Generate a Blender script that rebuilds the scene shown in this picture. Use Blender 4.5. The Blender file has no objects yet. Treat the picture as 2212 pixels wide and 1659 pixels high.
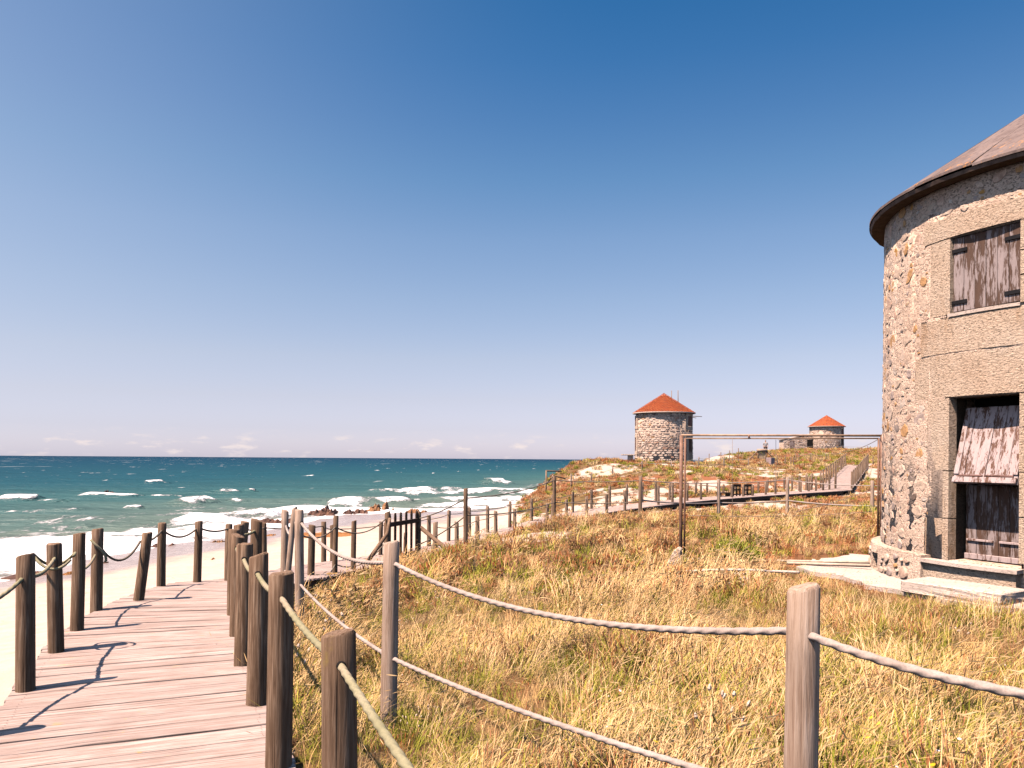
import bpy, bmesh, math, random
import numpy as np
from mathutils import Vector, Matrix

random.seed(7)
RNG = np.random.default_rng(11)
scene = bpy.context.scene
COL = scene.collection
rad = math.radians

# ------------------------------------------------------------------ camera, sky, sun, exposure
F_PX, CX, CY, ROLL, EYE = 1721.0, 1106.0, 991.5, rad(0.39), 1.6     # in a 2212 px wide picture
cam_d = bpy.data.cameras.new('camera')
cam_d.sensor_width = 36.0
cam_d.lens = 36.0 * F_PX / 2212.0
cam_d.shift_y = (CY - 829.5) / 2212.0
cam_d.clip_start = 0.05
cam_d.clip_end = 90000.0
cam = bpy.data.objects.new('camera', cam_d)
cam.matrix_world = Matrix.Translation((0, 0, EYE)) @ Matrix.Rotation(rad(90), 4, 'X') @ Matrix.Rotation(ROLL, 4, 'Z')
COL.objects.link(cam)
scene.camera = cam

SUN_AZ = math.atan2(-0.835, -0.55)          # direction TOWARDS the sun, measured from +Y clockwise
SUN_EL = rad(60.5)
sun_vec = Vector((math.sin(SUN_AZ) * math.cos(SUN_EL), math.cos(SUN_AZ) * math.cos(SUN_EL), math.sin(SUN_EL)))

world = bpy.data.worlds.new('World')
scene.world = world
world.use_nodes = True
wn, wl = world.node_tree.nodes, world.node_tree.links
wn.clear()
w_out = wn.new('ShaderNodeOutputWorld')
w_bg = wn.new('ShaderNodeBackground')
w_bg.inputs['Strength'].default_value = 0.10
w_sky = wn.new('ShaderNodeTexSky')
w_sky.sky_type = 'NISHITA'
w_sky.sun_disc = False
w_sky.sun_elevation = SUN_EL
w_sky.sun_rotation = SUN_AZ % (2 * math.pi)
w_sky.air_density = 1.0
w_sky.dust_density = 0.6
w_sky.ozone_density = 2.0
w_mul = wn.new('ShaderNodeVectorMath'); w_mul.operation = 'MULTIPLY'
w_gain = wn.new('ShaderNodeValToRGB')          # clear-day tint by height above the horizon, same all round
w_sc = wn.new('ShaderNodeVectorMath'); w_sc.operation = 'SCALE'; w_sc.inputs['Scale'].default_value = 1.3 / 2 ** 0.28
_g = [(0.0, (0.93, 0.88, 1.28)), (0.036, (0.83, 0.745, 1.00)), (0.074, (0.90, 0.74, 0.85)), (0.123, (0.96, 0.785, 0.81)), (0.196, (0.88, 0.81, 0.83)),
      (0.265, (0.76, 0.80, 0.85)), (0.330, (0.55, 0.74, 0.84)), (0.391, (0.39, 0.65, 0.82)), (0.448, (0.255, 0.585, 0.80)), (0.5, (0.18, 0.545, 0.775))]
_cr = w_gain.color_ramp
_cr.elements[0].position = 0.0; _cr.elements[0].color = tuple(v / 1.3 for v in _g[0][1]) + (1,)
_cr.elements[1].position = 0.5; _cr.elements[1].color = tuple(v / 1.3 for v in _g[-1][1]) + (1,)
for _p, _c in _g[1:-1]:
    _e = _cr.elements.new(_p); _e.color = tuple(v / 1.3 for v in _c) + (1,)
# small fair-weather clouds low over the sea horizon
w_tc = wn.new('ShaderNodeTexCoord')
w_sep = wn.new('ShaderNodeSeparateXYZ')
wl.new(w_tc.outputs['Generated'], w_sep.inputs[0])
w_cmb = wn.new('ShaderNodeVectorMath'); w_cmb.operation = 'MULTIPLY'
w_cmb.inputs[1].default_value = (26, 26, 95)
wl.new(w_tc.outputs['Generated'], w_cmb.inputs[0])
w_no = wn.new('ShaderNodeTexNoise')
w_no.inputs['Scale'].default_value = 1.0
w_no.inputs['Detail'].default_value = 5.0
w_no.inputs['Roughness'].default_value = 0.6
wl.new(w_cmb.outputs[0], w_no.inputs['Vector'])
w_band = wn.new('ShaderNodeValToRGB')
cr = w_band.color_ramp
cr.elements[0].position = 0.0; cr.elements[0].color = (0.55, 0.55, 0.55, 1)
cr.elements[1].position = 0.034; cr.elements[1].color = (0, 0, 0, 1)
e = cr.elements.new(0.016); e.color = (1, 1, 1, 1)
wl.new(w_sep.outputs['Z'], w_band.inputs['Fac'])
w_th = wn.new('ShaderNodeMapRange')
w_th.inputs['From Min'].default_value = 0.53
w_th.inputs['From Max'].default_value = 0.72
w_th.interpolation_type = 'SMOOTHSTEP'
wl.new(w_no.outputs['Fac'], w_th.inputs['Value'])
w_cf = wn.new('ShaderNodeMath'); w_cf.operation = 'MULTIPLY'
wl.new(w_th.outputs[0], w_cf.inputs[0]); wl.new(w_band.outputs['Color'], w_cf.inputs[1])
w_mix = wn.new('ShaderNodeMix'); w_mix.data_type = 'RGBA'
wl.new(w_sep.outputs['Z'], w_gain.inputs['Fac'])
wl.new(w_gain.outputs[0], w_sc.inputs[0])
wl.new(w_sky.outputs[0], w_mul.inputs[0])
wl.new(w_sc.outputs[0], w_mul.inputs[1])
wl.new(w_cf.outputs[0], w_mix.inputs['Factor'])
w_mix.inputs['B'].default_value = (4.7, 4.1, 4.0, 1)
w_dot = wn.new('ShaderNodeVectorMath'); w_dot.operation = 'DOT_PRODUCT'
w_dot.inputs[1].default_value = (-0.835, -0.55, 0.0)
wl.new(w_tc.outputs['Generated'], w_dot.inputs[0])
w_side = wn.new('ShaderNodeMapRange'); w_side.interpolation_type = 'SMOOTHSTEP'
for _k, _v in (('From Min', -0.60), ('From Max', 0.45), ('To Min', 0.0), ('To Max', 0.38)): w_side.inputs[_k].default_value = _v
wl.new(w_dot.outputs['Value'], w_side.inputs['Value'])
w_mix2 = wn.new('ShaderNodeMix'); w_mix2.data_type = 'RGBA'
wl.new(w_side.outputs[0], w_mix2.inputs['Factor'])
wl.new(w_mul.outputs[0], w_mix2.inputs['A'])
w_mix2.inputs['B'].default_value = (3.5, 3.7, 4.3, 1)
wl.new(w_mix2.outputs['Result'], w_mix.inputs['A'])
wl.new(w_mix.outputs['Result'], w_bg.inputs['Color'])
wl.new(w_bg.outputs[0], w_out.inputs['Surface'])

sun_d = bpy.data.lights.new('sun', 'SUN')
sun_d.energy = 5.0
sun_d.angle = rad(0.53)
sun_d.color = (1.0, 0.81, 0.685)
sun = bpy.data.objects.new('sun', sun_d)
sun.rotation_euler = sun_vec.to_track_quat('Z', 'Y').to_euler()
sun.location = (0, 0, 40)
COL.objects.link(sun)

scene.view_settings.view_transform = 'Standard'
scene.view_settings.look = 'None'
scene.view_settings.exposure = 0.98
scene.view_settings.gamma = 1.0
scene.render.engine = 'CYCLES'
scene.cycles.use_denoising = True
scene.cycles.max_bounces = 6
scene.cycles.diffuse_bounces = 0
scene.cycles.transparent_max_bounces = 6
scene.cycles.caustics_reflective = False
scene.cycles.caustics_refractive = False

SEA_Z = -3.4

# ------------------------------------------------------------------ helpers
def P(px, py, depth):
    """picture point (2212 px wide) at a given forward distance -> world point"""
    u, v = px - CX, CY - py
    a = u * math.cos(ROLL) - v * math.sin(ROLL)
    b = u * math.sin(ROLL) + v * math.cos(ROLL)
    return Vector((a / F_PX * depth, depth, EYE + b / F_PX * depth))

def PZ(px, py, z):
    """picture point on the level z"""
    u, v = px - CX, CY - py
    b = u * math.sin(ROLL) + v * math.cos(ROLL)
    return P(px, py, (z - EYE) * F_PX / b)

def tag(o, label=None, cat=None, group=None, kind=None):
    if label: o['label'] = label
    if cat: o['category'] = cat
    if group: o['group'] = group
    if kind: o['kind'] = kind
    return o

def link(o, parent=None):
    COL.objects.link(o)
    if parent is not None:
        o.parent = parent
    return o

def empty(name, loc=(0, 0, 0), rz=0.0):
    o = bpy.data.objects.new(name, None)
    o.location = loc
    o.rotation_euler = (0, 0, rz)
    o.empty_display_size = 0.1
    return link(o)

def from_bm(name, bm, mat, parent=None, smooth=False, loc=None):
    me = bpy.data.meshes.new(name)
    bmesh.ops.recalc_face_normals(bm, faces=bm.faces)
    bm.to_mesh(me); bm.free()
    if smooth:
        me.polygons.foreach_set('use_smooth', [True] * len(me.polygons))
    o = bpy.data.objects.new(name, me)
    for m in (mat if isinstance(mat, (list, tuple)) else [mat]):
        me.materials.append(m)
    if loc is not None: o.location = loc
    return link(o, parent)

def from_np(name, verts, faces, mat, parent=None, smooth=False, attrs=None):
    me = bpy.data.meshes.new(name)
    me.from_pydata([tuple(v) for v in verts] if not isinstance(verts, list) else verts, [], faces)
    if smooth:
        me.polygons.foreach_set('use_smooth', [True] * len(me.polygons))
    if attrs:
        for k, a in attrs.items():
            at = me.attributes.new(k, 'FLOAT', 'POINT')
            at.data.foreach_set('value', np.asarray(a, dtype=np.float32))
    me.materials.append(mat)
    o = bpy.data.objects.new(name, me)
    return link(o, parent)

def grid_mesh(name, xs, ys, Zg, mat, attrs=None, smooth=True):
    nx, ny = len(xs), len(ys)
    X, Y = np.meshgrid(xs, ys)
    co = np.stack([X.ravel(), Y.ravel(), Zg.ravel()], 1).astype(np.float32)
    i = np.arange((ny - 1) * (nx - 1))
    r, c = i // (nx - 1), i % (nx - 1)
    a = r * nx + c
    quads = np.stack([a, a + 1, a + nx + 1, a + nx], 1).astype(np.int32)
    me = bpy.data.meshes.new(name)
    me.vertices.add(len(co)); me.vertices.foreach_set('co', co.ravel())
    me.loops.add(quads.size); me.loops.foreach_set('vertex_index', quads.ravel())
    me.polygons.add(len(quads))
    me.polygons.foreach_set('loop_start', np.arange(0, quads.size, 4, dtype=np.int32))
    me.update(calc_edges=True)
    if smooth:
        me.polygons.foreach_set('use_smooth', np.ones(len(quads), dtype=bool))
    for k, v in (attrs or {}).items():
        at = me.attributes.new(k, 'FLOAT', 'POINT')
        at.data.foreach_set('value', v.ravel().astype(np.float32))
    me.materials.append(mat)
    me.validate()
    o = bpy.data.objects.new(name, me)
    return link(o)

def add_box(bm, c, s, rot=None, bevel=0.0):
    m = Matrix.Translation(c) @ (rot if rot is not None else Matrix.Identity(4)) @ Matrix.Diagonal((s[0], s[1], s[2], 1))
    r = bmesh.ops.create_cube(bm, size=1.0, matrix=m)
    if bevel:
        es = list({e for v in r['verts'] for e in v.link_edges})
        bmesh.ops.bevel(bm, geom=es, offset=bevel, segments=1, affect='EDGES')

def tube_np(path, r, sides=8, lobes=0, twist=0.0, depth=0.0, cap=True):
    """a tube along the path; lobes/twist give a laid rope its strands. r: number or list"""
    pts = np.asarray(path, dtype=float)
    n = len(pts)
    rr = np.full(n, r) if np.isscalar(r) else np.asarray(r, dtype=float)
    tan = np.gradient(pts, axis=0)
    tan /= np.linalg.norm(tan, axis=1, keepdims=True) + 1e-12
    seg = np.r_[0, np.cumsum(np.linalg.norm(np.diff(pts, axis=0), axis=1))]
    up = np.array([0.0, 0.0, 1.0])
    if abs(tan[:, 2]).max() > 0.95: up = np.array([0.37, 0.93, 0.0])
    verts = []
    th = np.arange(sides) * 2 * math.pi / sides
    for i in range(n):
        s = np.cross(tan[i], up); s /= np.linalg.norm(s) + 1e-12
        u = np.cross(s, tan[i])
        k = rr[i] * (1 + (depth * np.cos(lobes * th - twist * seg[i]) if lobes else 0))
        ring = pts[i] + np.outer(np.cos(th) * k, s) + np.outer(np.sin(th) * k, u)
        verts.append(ring)
    verts = np.concatenate(verts)
    faces = []
    for i in range(n - 1):
        for j in range(sides):
            a, b = i * sides + j, i * sides + (j + 1) % sides
            faces.append((a, b, b + sides, a + sides))
    if cap:
        faces.append(tuple(range(sides))[::-1])
        faces.append(tuple((n - 1) * sides + j for j in range(sides)))
    return verts, faces

def tube(name, path, r, mat, parent=None, sides=8, lobes=0, twist=0.0, depth=0.0, smooth=True):
    v, f = tube_np(path, r, sides, lobes, twist, depth)
    return from_np(name, v, f, mat, parent, smooth)

def sag_path(a, b, sag, n=12):
    a, b = np.array(a, float), np.array(b, float)
    t = np.linspace(0, 1, n)
    p = a[None] * (1 - t[:, None]) + b[None] * t[:, None]
    p[:, 2] -= sag * 4 * t * (1 - t)
    return p

# numpy value noise
def _h(ix, iy, seed):
    n = (ix * 374761393 + iy * 668265263 + seed * 974711) & 0xFFFFFFFF
    n = ((n ^ (n >> 13)) * 1274126177) & 0xFFFFFFFF
    return ((n ^ (n >> 16)) & 0xFFFFFF) / float(0xFFFFFF)

def vnoise(x, y, seed=0):
    x, y = np.asarray(x, float), np.asarray(y, float)
    ix, iy = np.floor(x).astype(np.int64), np.floor(y).astype(np.int64)
    fx, fy = x - ix, y - iy
    fx, fy = fx * fx * (3 - 2 * fx), fy * fy * (3 - 2 * fy)
    a, b = _h(ix, iy, seed), _h(ix + 1, iy, seed)
    c, d = _h(ix, iy + 1, seed), _h(ix + 1, iy + 1, seed)
    return (a * (1 - fx) + b * fx) * (1 - fy) + (c * (1 - fx) + d * fx) * fy

def fbm(x, y, seed=0, octv=4, gain=0.5):
    s, amp, tot = 0, 1.0, 0
    for o in range(octv):
        s = s + amp * vnoise(np.asarray(x) * 2 ** o + 17.3 * o, np.asarray(y) * 2 ** o - 9.1 * o, seed + o)
        tot += amp; amp *= gain
    return s / tot

def sstep(a, b, x):
    t = np.clip((np.asarray(x, float) - a) / (b - a), 0, 1)
    return t * t * (3 - 2 * t)

# ------------------------------------------------------------------ materials
def new_mat(name):
    m = bpy.data.materials.new(name)
    m.use_nodes = True
    nt = m.node_tree
    nt.nodes.clear()
    out = nt.nodes.new('ShaderNodeOutputMaterial')
    b = nt.nodes.new('ShaderNodeBsdfPrincipled')
    nt.links.new(b.outputs[0], out.inputs['Surface'])
    b.inputs['Roughness'].default_value = 0.85
    b.inputs['Specular IOR Level'].default_value = 0.25
    return m, nt, b

class N:
    def __init__(s, nt): s.nt = nt
    def new(s, t, **kw):
        n = s.nt.nodes.new(t)
        for k, v in kw.items(): setattr(n, k, v)
        return n
    def lk(s, a, b): s.nt.links.new(a, b)
    def coord(s, kind='Object', scale=(1, 1, 1), rnd=0.0, attr_shift=None):
        tc = s.new('ShaderNodeTexCoord')
        o = tc.outputs[kind]
        if rnd:
            oi = s.new('ShaderNodeObjectInfo')
            mu = s.new('ShaderNodeMath', operation='MULTIPLY'); mu.inputs[1].default_value = rnd
            s.lk(oi.outputs['Random'], mu.inputs[0])
            ad = s.new('ShaderNodeVectorMath', operation='ADD')
            s.lk(o, ad.inputs[0]); s.lk(mu.outputs[0], ad.inputs[1]); o = ad.outputs[0]
        mp = s.new('ShaderNodeMapping'); mp.inputs['Scale'].default_value = scale
        s.lk(o, mp.inputs[0])
        return mp.outputs[0]
    def noise(s, vec, scale, detail=4, rough=0.55, dist=0.0):
        n = s.new('ShaderNodeTexNoise')
        n.inputs['Scale'].default_value = scale; n.inputs['Detail'].default_value = detail
        n.inputs['Roughness'].default_value = rough; n.inputs['Distortion'].default_value = dist
        if vec is not None: s.lk(vec, n.inputs['Vector'])
        return n.outputs['Fac']
    def voro(s, vec, scale, feature='F1', out='Distance', rand=1.0):
        n = s.new('ShaderNodeTexVoronoi', feature=feature)
        n.inputs['Scale'].default_value = scale; n.inputs['Randomness'].default_value = rand
        s.lk(vec, n.inputs['Vector'])
        return n.outputs[out]
    def ramp(s, fac, stops, interp='LINEAR'):
        n = s.new('ShaderNodeValToRGB')
        cr = n.color_ramp; cr.interpolation = interp
        while len(cr.elements) > 1: cr.elements.remove(cr.elements[-1])
        cr.elements[0].position = stops[0][0]; cr.elements[0].color = tuple(stops[0][1]) + (1,)
        for p, c in stops[1:]:
            e = cr.elements.new(p); e.color = tuple(c) + (1,)
        s.lk(fac, n.inputs[0])
        return n.outputs[0]
    def rng(s, v, a, b, c=0.0, d=1.0, smooth=True):
        n = s.new('ShaderNodeMapRange'); n.interpolation_type = 'SMOOTHSTEP' if smooth else 'LINEAR'
        for k, x in (('From Min', a), ('From Max', b), ('To Min', c), ('To Max', d)): n.inputs[k].default_value = x
        s.lk(v, n.inputs['Value'])
        return n.outputs[0]
    def mix(s, f, a, b, blend='MIX'):
        n = s.new('ShaderNodeMix'); n.data_type = 'RGBA'; n.blend_type = blend
        for sock, v in (('Factor', f), ('A', a), ('B', b)):
            if isinstance(v, (int, float)): n.inputs[sock].default_value = v
            elif isinstance(v, tuple): n.inputs[sock].default_value = v + (1,)
            else: s.lk(v, n.inputs[sock])
        return n.outputs['Result']
    def math(s, op, a, b=None):
        n = s.new('ShaderNodeMath', operation=op)
        for i, v in enumerate((a, b)):
            if v is None: continue
            if isinstance(v, (int, float)): n.inputs[i].default_value = v
            else: s.lk(v, n.inputs[i])
        return n.outputs[0]
    def attr(s, name, out='Fac'):
        n = s.new('ShaderNodeAttribute'); n.attribute_name = name
        return n.outputs[out]
    def bump(s, h, strength=0.5, dist=0.02, normal=None):
        n = s.new('ShaderNodeBump'); n.inputs['Strength'].default_value = strength; n.inputs['Distance'].default_value = dist
        s.lk(h, n.inputs['Height'])
        if normal is not None: s.lk(normal, n.inputs['Normal'])
        return n.outputs[0]
    def rand(s):
        return s.new('ShaderNodeObjectInfo').outputs['Random']

def wood_mat(name, c_dark, c_mid, c_light, axis='z', grain=26.0, rough=0.85, rnd=13.0, lichen=None, cracks=0.6, vary=0.35):
    m, nt, b = new_mat(name); n = N(nt)
    sc = {'z': (grain, grain, grain * .045), 'x': (grain * .03, grain, grain), 'y': (grain, grain * .03, grain)}[axis]
    v = n.coord('Object', sc, rnd)
    g = n.noise(v, 1.0, 5, 0.65, 0.4)
    big = n.noise(n.coord('Object', (3, 3, 3), rnd), 1.0, 3)
    c = n.ramp(g, [(0.33, c_dark), (0.5, c_mid), (0.66, c_light)])
    c = n.mix(n.rng(big, 0.35, 0.75, 0, 0.5), c, c_dark)
    r = n.rand()
    c = n.mix(n.rng(r, 0, 1, 0, vary, False), c, tuple(0.55 * x for x in c_mid))
    sc2 = {'z': (grain * 0.4, grain * 0.4, 0.6), 'x': (0.5, grain * 0.5, grain * 0.5), 'y': (grain * 0.5, 0.5, grain * 0.5)}[axis]
    cr = n.noise(n.coord('Object', sc2, rnd * 1.7), 1.0, 2, 0.4)
    crk = n.rng(cr, 0.66, 0.72)
    c = n.mix(n.math('MULTIPLY', crk, cracks), c, tuple(0.35 * x for x in c_dark))
    if lichen:
        lf = n.noise(n.coord('Object', (5, 5, 2.5), rnd), 1.0, 5, 0.7)
        c = n.mix(n.rng(lf, 0.62, 0.74, 0, 0.75), c, lichen)
    nt.links.new(c, b.inputs['Base Color'])
    b.inputs['Roughness'].default_value = rough
    h = n.math('SUBTRACT', g, n.math('MULTIPLY', crk, 0.9))
    nt.links.new(n.bump(h, 0.8, 0.008), b.inputs['Normal'])
    return m

M = {}
M['post'] = wood_mat('weathered_brown_wood', (0.10, 0.056, 0.032), (0.235, 0.145, 0.09), (0.42, 0.29, 0.20), 'z', 75, lichen=(0.22, 0.15, 0.05))
M['post_pale'] = wood_mat('pale_grey_wood', (0.26, 0.16, 0.105), (0.52, 0.37, 0.275), (0.70, 0.54, 0.43), 'z', 70, cracks=0.5)
M['post_far'] = wood_mat('far_post_wood', (0.15, 0.09, 0.056), (0.30, 0.195, 0.13), (0.44, 0.32, 0.235), 'z', 30)
M['plank'] = wood_mat('bleached_deck_wood', (0.25, 0.165, 0.13), (0.47, 0.355, 0.31), (0.63, 0.50, 0.445), 'x', 75, rnd=23.0, lichen=(0.52, 0.33, 0.13), cracks=0.6, vary=0.4)
M['beam'] = wood_mat('dark_beam_wood', (0.05, 0.035, 0.025), (0.10, 0.07, 0.05), (0.17, 0.12, 0.09), 'x', 40)
M['gate'] = wood_mat('dark_gate_wood', (0.030, 0.018, 0.013), (0.065, 0.040, 0.028), (0.11, 0.07, 0.05), 'z', 60)

def rope_mat(name, ca, cb, cc):
    m, nt, b = new_mat(name); n = N(nt)
    f = n.noise(n.coord('Object', (1, 1, 1)), 3.0, 4)
    g = n.noise(n.coord('Object', (1, 1, 1)), 120.0, 3)
    c = n.ramp(f, [(0.3, ca), (0.5, cb), (0.7, cc)])
    c = n.mix(n.rng(g, 0.3, 0.8, 0, 0.5), c, tuple(0.6 * x for x in ca))
    nt.links.new(c, b.inputs['Base Color'])
    nt.links.new(n.bump(g, 0.4, 0.003), b.inputs['Normal'])
    return m
M['rope'] = rope_mat('pale_rope', (0.34, 0.26, 0.215), (0.42, 0.335, 0.29), (0.48, 0.395, 0.35))
M['rope_old'] = rope_mat('mossy_rope', (0.24, 0.22, 0.12), (0.33, 0.29, 0.18), (0.40, 0.30, 0.22))
M['rope_dark'] = rope_mat('dark_rope', (0.15, 0.115, 0.085), (0.21, 0.17, 0.13), (0.28, 0.24, 0.19))

def terrain_mat():
    m, nt, b = new_mat('dune_ground'); n = N(nt)
    pos = n.coord('Object', (1, 1, 1))
    veg, wet, red = n.attr('veg'), n.attr('wet'), n.attr('red')
    fine = n.noise(pos, 60, 4, 0.7)
    mid = n.noise(pos, 2.2, 5, 0.6)
    big = n.noise(pos, 0.45, 4)
    sand = n.ramp(mid, [(0.25, (0.50, 0.385, 0.295)), (0.55, (0.59, 0.465, 0.37)), (0.8, (0.66, 0.535, 0.44))])
    sand = n.mix(n.rng(fine, 0.3, 0.8, 0, 0.25), sand, (0.42, 0.30, 0.22))
    # drift line of dry weed on the sand
    wr = n.noise(n.coord('Object', (3.0, 3.0, 3.0)), 1.0, 6, 0.72)
    wrack = n.math('MULTIPLY', n.rng(wr, 0.60, 0.70), n.attr('wrack'))
    sand = n.mix(wrack, sand, (0.30, 0.13, 0.06))
    wetc = n.mix(n.rng(mid, 0.35, 0.7), (0.30, 0.235, 0.205), (0.40, 0.32, 0.28))
    sand = n.mix(wet, sand, wetc)
    soil = n.ramp(big, [(0.3, (0.13, 0.08, 0.03)), (0.5, (0.20, 0.11, 0.045)), (0.72, (0.13, 0.10, 0.03))])
    soil = n.mix(n.rng(mid, 0.35, 0.7, 0, 0.8), soil, (0.12, 0.075, 0.03))
    soil = n.mix(red, soil, (0.27, 0.105, 0.045))
    edge = n.math('ADD', veg, n.math('MULTIPLY', n.math('SUBTRACT', n.noise(pos, 1.6, 6, 0.7), 0.5), 1.1))
    vf = n.rng(edge, 0.42, 0.62)
    c = n.mix(vf, sand, soil)
    nt.links.new(c, b.inputs['Base Color'])
    nt.links.new(n.rng(wet, 0.2, 1.0, 0.9, 0.22), b.inputs['Roughness'])
    h = n.math('ADD', n.math('MULTIPLY', mid, 1.0), n.math('MULTIPLY', fine, 0.25))
    nt.links.new(n.bump(h, 0.5, 0.10), b.inputs['Normal'])
    return m
M['ground'] = terrain_mat()

def sea_mat():
    m, nt, b = new_mat('sea_water'); n = N(nt)
    sh = n.attr('shore'); fo = n.attr('foam')
    pos = n.coord('Object', (1, 1, 1))
    stretched = n.coord('Object', (0.35, 0.12, 1))
    patch = n.noise(n.coord('Object', (0.010, 0.030, 1)), 1.0, 4)
    lg = n.math('LOGARITHM', n.math('ADD', sh, 3.0), 10.0)
    lg = n.math('ADD', lg, n.math('MULTIPLY', n.math('SUBTRACT', patch, 0.5), 0.35))
    c = n.ramp(n.math('DIVIDE', lg, 4.5), [
        (0.10, (0.24, 0.215, 0.18)), (0.26, (0.115, 0.16, 0.135)), (0.36, (0.042, 0.11, 0.112)),
        (0.46, (0.014, 0.072, 0.098)), (0.58, (0.007, 0.050, 0.085)), (0.72, (0.004, 0.036, 0.072)), (1.0, (0.003, 0.026, 0.060))])
    swell = n.noise(n.coord('Object', (0.05, 0.16, 1)), 1.0, 3)
    c = n.mix(n.rng(swell, 0.42, 0.68, 0, 0.35), c, n.mix(0.5, c, (0.01, 0.04, 0.05)))
    # foam: broad fields near the shore, streaks offshore, small whitecaps far out
    d1 = n.noise(n.coord('Object', (0.55, 0.28, 1)), 1.0, 7, 0.68)
    f1 = n.rng(n.math('ADD', fo, n.math('MULTIPLY', n.math('SUBTRACT', d1, 0.5), 2.1)), 0.46, 0.72)
    wc = n.noise(n.coord('Object', (0.22, 0.05, 1)), 1.0, 6, 0.62)
    f2 = n.math('MULTIPLY', n.rng(wc, 0.665, 0.70), n.rng(sh, 40, 90))
    wd = n.noise(n.coord('Object', (0.055, 0.012, 1)), 1.0, 6, 0.66)
    f3 = n.math('MULTIPLY', n.rng(wd, 0.66, 0.69), n.rng(sh, 200, 500))
    f = n.math('MAXIMUM', f1, n.math('MAXIMUM', f2, f3))
    c = n.mix(f, c, (0.83, 0.80, 0.79))
    w1 = n.noise(n.coord('Object', (0.6, 1.3, 1)), 1.0, 5, 0.62)
    w2 = n.noise(n.coord('Object', (0.06, 0.17, 1)), 1.0, 4, 0.6)
    h = n.math('ADD', n.math('MULTIPLY', w1, 0.5), n.math('MULTIPLY', w2, 2.6))
    h = n.math('ADD', h, n.math('MULTIPLY', f, 0.25))
    nrm_ = n.bump(h, 0.9, 1.0)
    df = n.new('ShaderNodeBsdfDiffuse'); n.lk(c, df.inputs['Color']); n.lk(nrm_, df.inputs['Normal'])
    gl_ = n.new('ShaderNodeBsdfGlossy'); gl_.inputs['Roughness'].default_value = 0.28; n.lk(nrm_, gl_.inputs['Normal'])
    fr = n.new('ShaderNodeFresnel'); fr.inputs['IOR'].default_value = 1.33; n.lk(nrm_, fr.inputs['Normal'])
    k = n.math('MULTIPLY', n.math('MINIMUM', fr.outputs[0], 0.065), n.math('SUBTRACT', 1.0, f))
    mx = n.new('ShaderNodeMixShader'); n.lk(k, mx.inputs[0]); n.lk(df.outputs[0], mx.inputs[1]); n.lk(gl_.outputs[0], mx.inputs[2])
    out = [q for q in nt.nodes if q.type == 'OUTPUT_MATERIAL'][0]
    nt.links.new(mx.outputs[0], out.inputs['Surface'])
    nt.nodes.remove(b)
    return m
M['sea'] = sea_mat()

def rock_mat(name, c1, c2, c3):
    m, nt, b = new_mat(name); n = N(nt)
    p = n.coord('Object', (1, 1, 1))
    a = n.noise(p, 1.6, 6, 0.7); f = n.noise(p, 9, 5, 0.7)
    c = n.ramp(a, [(0.3, c1), (0.5, c2), (0.7, c3)])
    c = n.mix(n.rng(f, 0.45, 0.7, 0, 0.7), c, c1)
    nt.links.new(c, b.inputs['Base Color'])
    b.inputs['Roughness'].default_value = 0.7
    nt.links.new(n.bump(n.math('ADD', a, f), 0.8, 0.12), b.inputs['Normal'])
    return m
M['rock'] = rock_mat('wet_reddish_rock', (0.05, 0.03, 0.025), (0.14, 0.07, 0.05), (0.26, 0.13, 0.075))
M['rock_orange'] = rock_mat('orange_rock', (0.16, 0.075, 0.035), (0.36, 0.17, 0.075), (0.46, 0.26, 0.13))
M['weed'] = rock_mat('orange_seaweed', (0.20, 0.08, 0.03), (0.40, 0.17, 0.05), (0.52, 0.26, 0.09))

def masonry_mat(name, base_stops, bump_s, bump_d, scale=14.0, speck=0.5, pits=34.0, pit_k=0.55, stain=0.62):
    m, nt, b = new_mat(name); n = N(nt)
    p = n.coord('Object', (1, 1, 1))
    a = n.noise(p, 1.8, 5, 0.6); f = n.noise(n.coord('Object', (1, 1, 2.0)), scale, 6, 0.72); g = n.noise(p, 70, 3)
    c = n.ramp(n.math('ADD', n.math('MULTIPLY', a, 0.6), n.math('MULTIPLY', f, 0.4)), base_stops)
    c = n.mix(n.rng(f, 0.55, 0.75, 0, speck), c, tuple(0.45 * x for x in base_stops[0][1]))
    o = n.noise(n.coord('Object', (1.3, 1.3, 0.5)), 1.3, 5, 0.65)
    c = n.mix(n.rng(o, stain, stain + .14, 0, 0.65), c, (0.50, 0.24, 0.075))
    pit = n.rng(n.noise(n.coord('Object', (1, 1, 2.4)), pits, 4, 0.6), 0.54, 0.64)
    c = n.mix(n.math('MULTIPLY', pit, pit_k), c, tuple(0.4 * x for x in base_stops[0][1]))
    nt.links.new(c, b.inputs['Base Color'])
    h = n.math('SUBTRACT', n.math('ADD', f, n.math('MULTIPLY', g, 0.35)), n.math('MULTIPLY', pit, 0.9))
    nt.links.new(n.bump(h, bump_s, bump_d), b.inputs['Normal'])
    return m
M['mortar'] = masonry_mat('rough_lime_mortar', [(0.3, (0.64, 0.43, 0.315)), (0.5, (0.82, 0.60, 0.455)), (0.7, (0.88, 0.68, 0.54))], 1.0, 0.03, 16)
M['ashlar'] = masonry_mat('picked_granite', [(0.3, (0.76, 0.52, 0.365)), (0.5, (0.89, 0.67, 0.50)), (0.7, (0.90, 0.72, 0.57))], 1.0, 0.08, 24, 0.5, 30.0, 0.6, 0.57)
M['joint'] = masonry_mat('dark_open_joints', [(0.3, (0.48, 0.35, 0.27)), (0.5, (0.60, 0.455, 0.355)), (0.7, (0.68, 0.53, 0.425))], 0.8, 0.03, 10)
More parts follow.
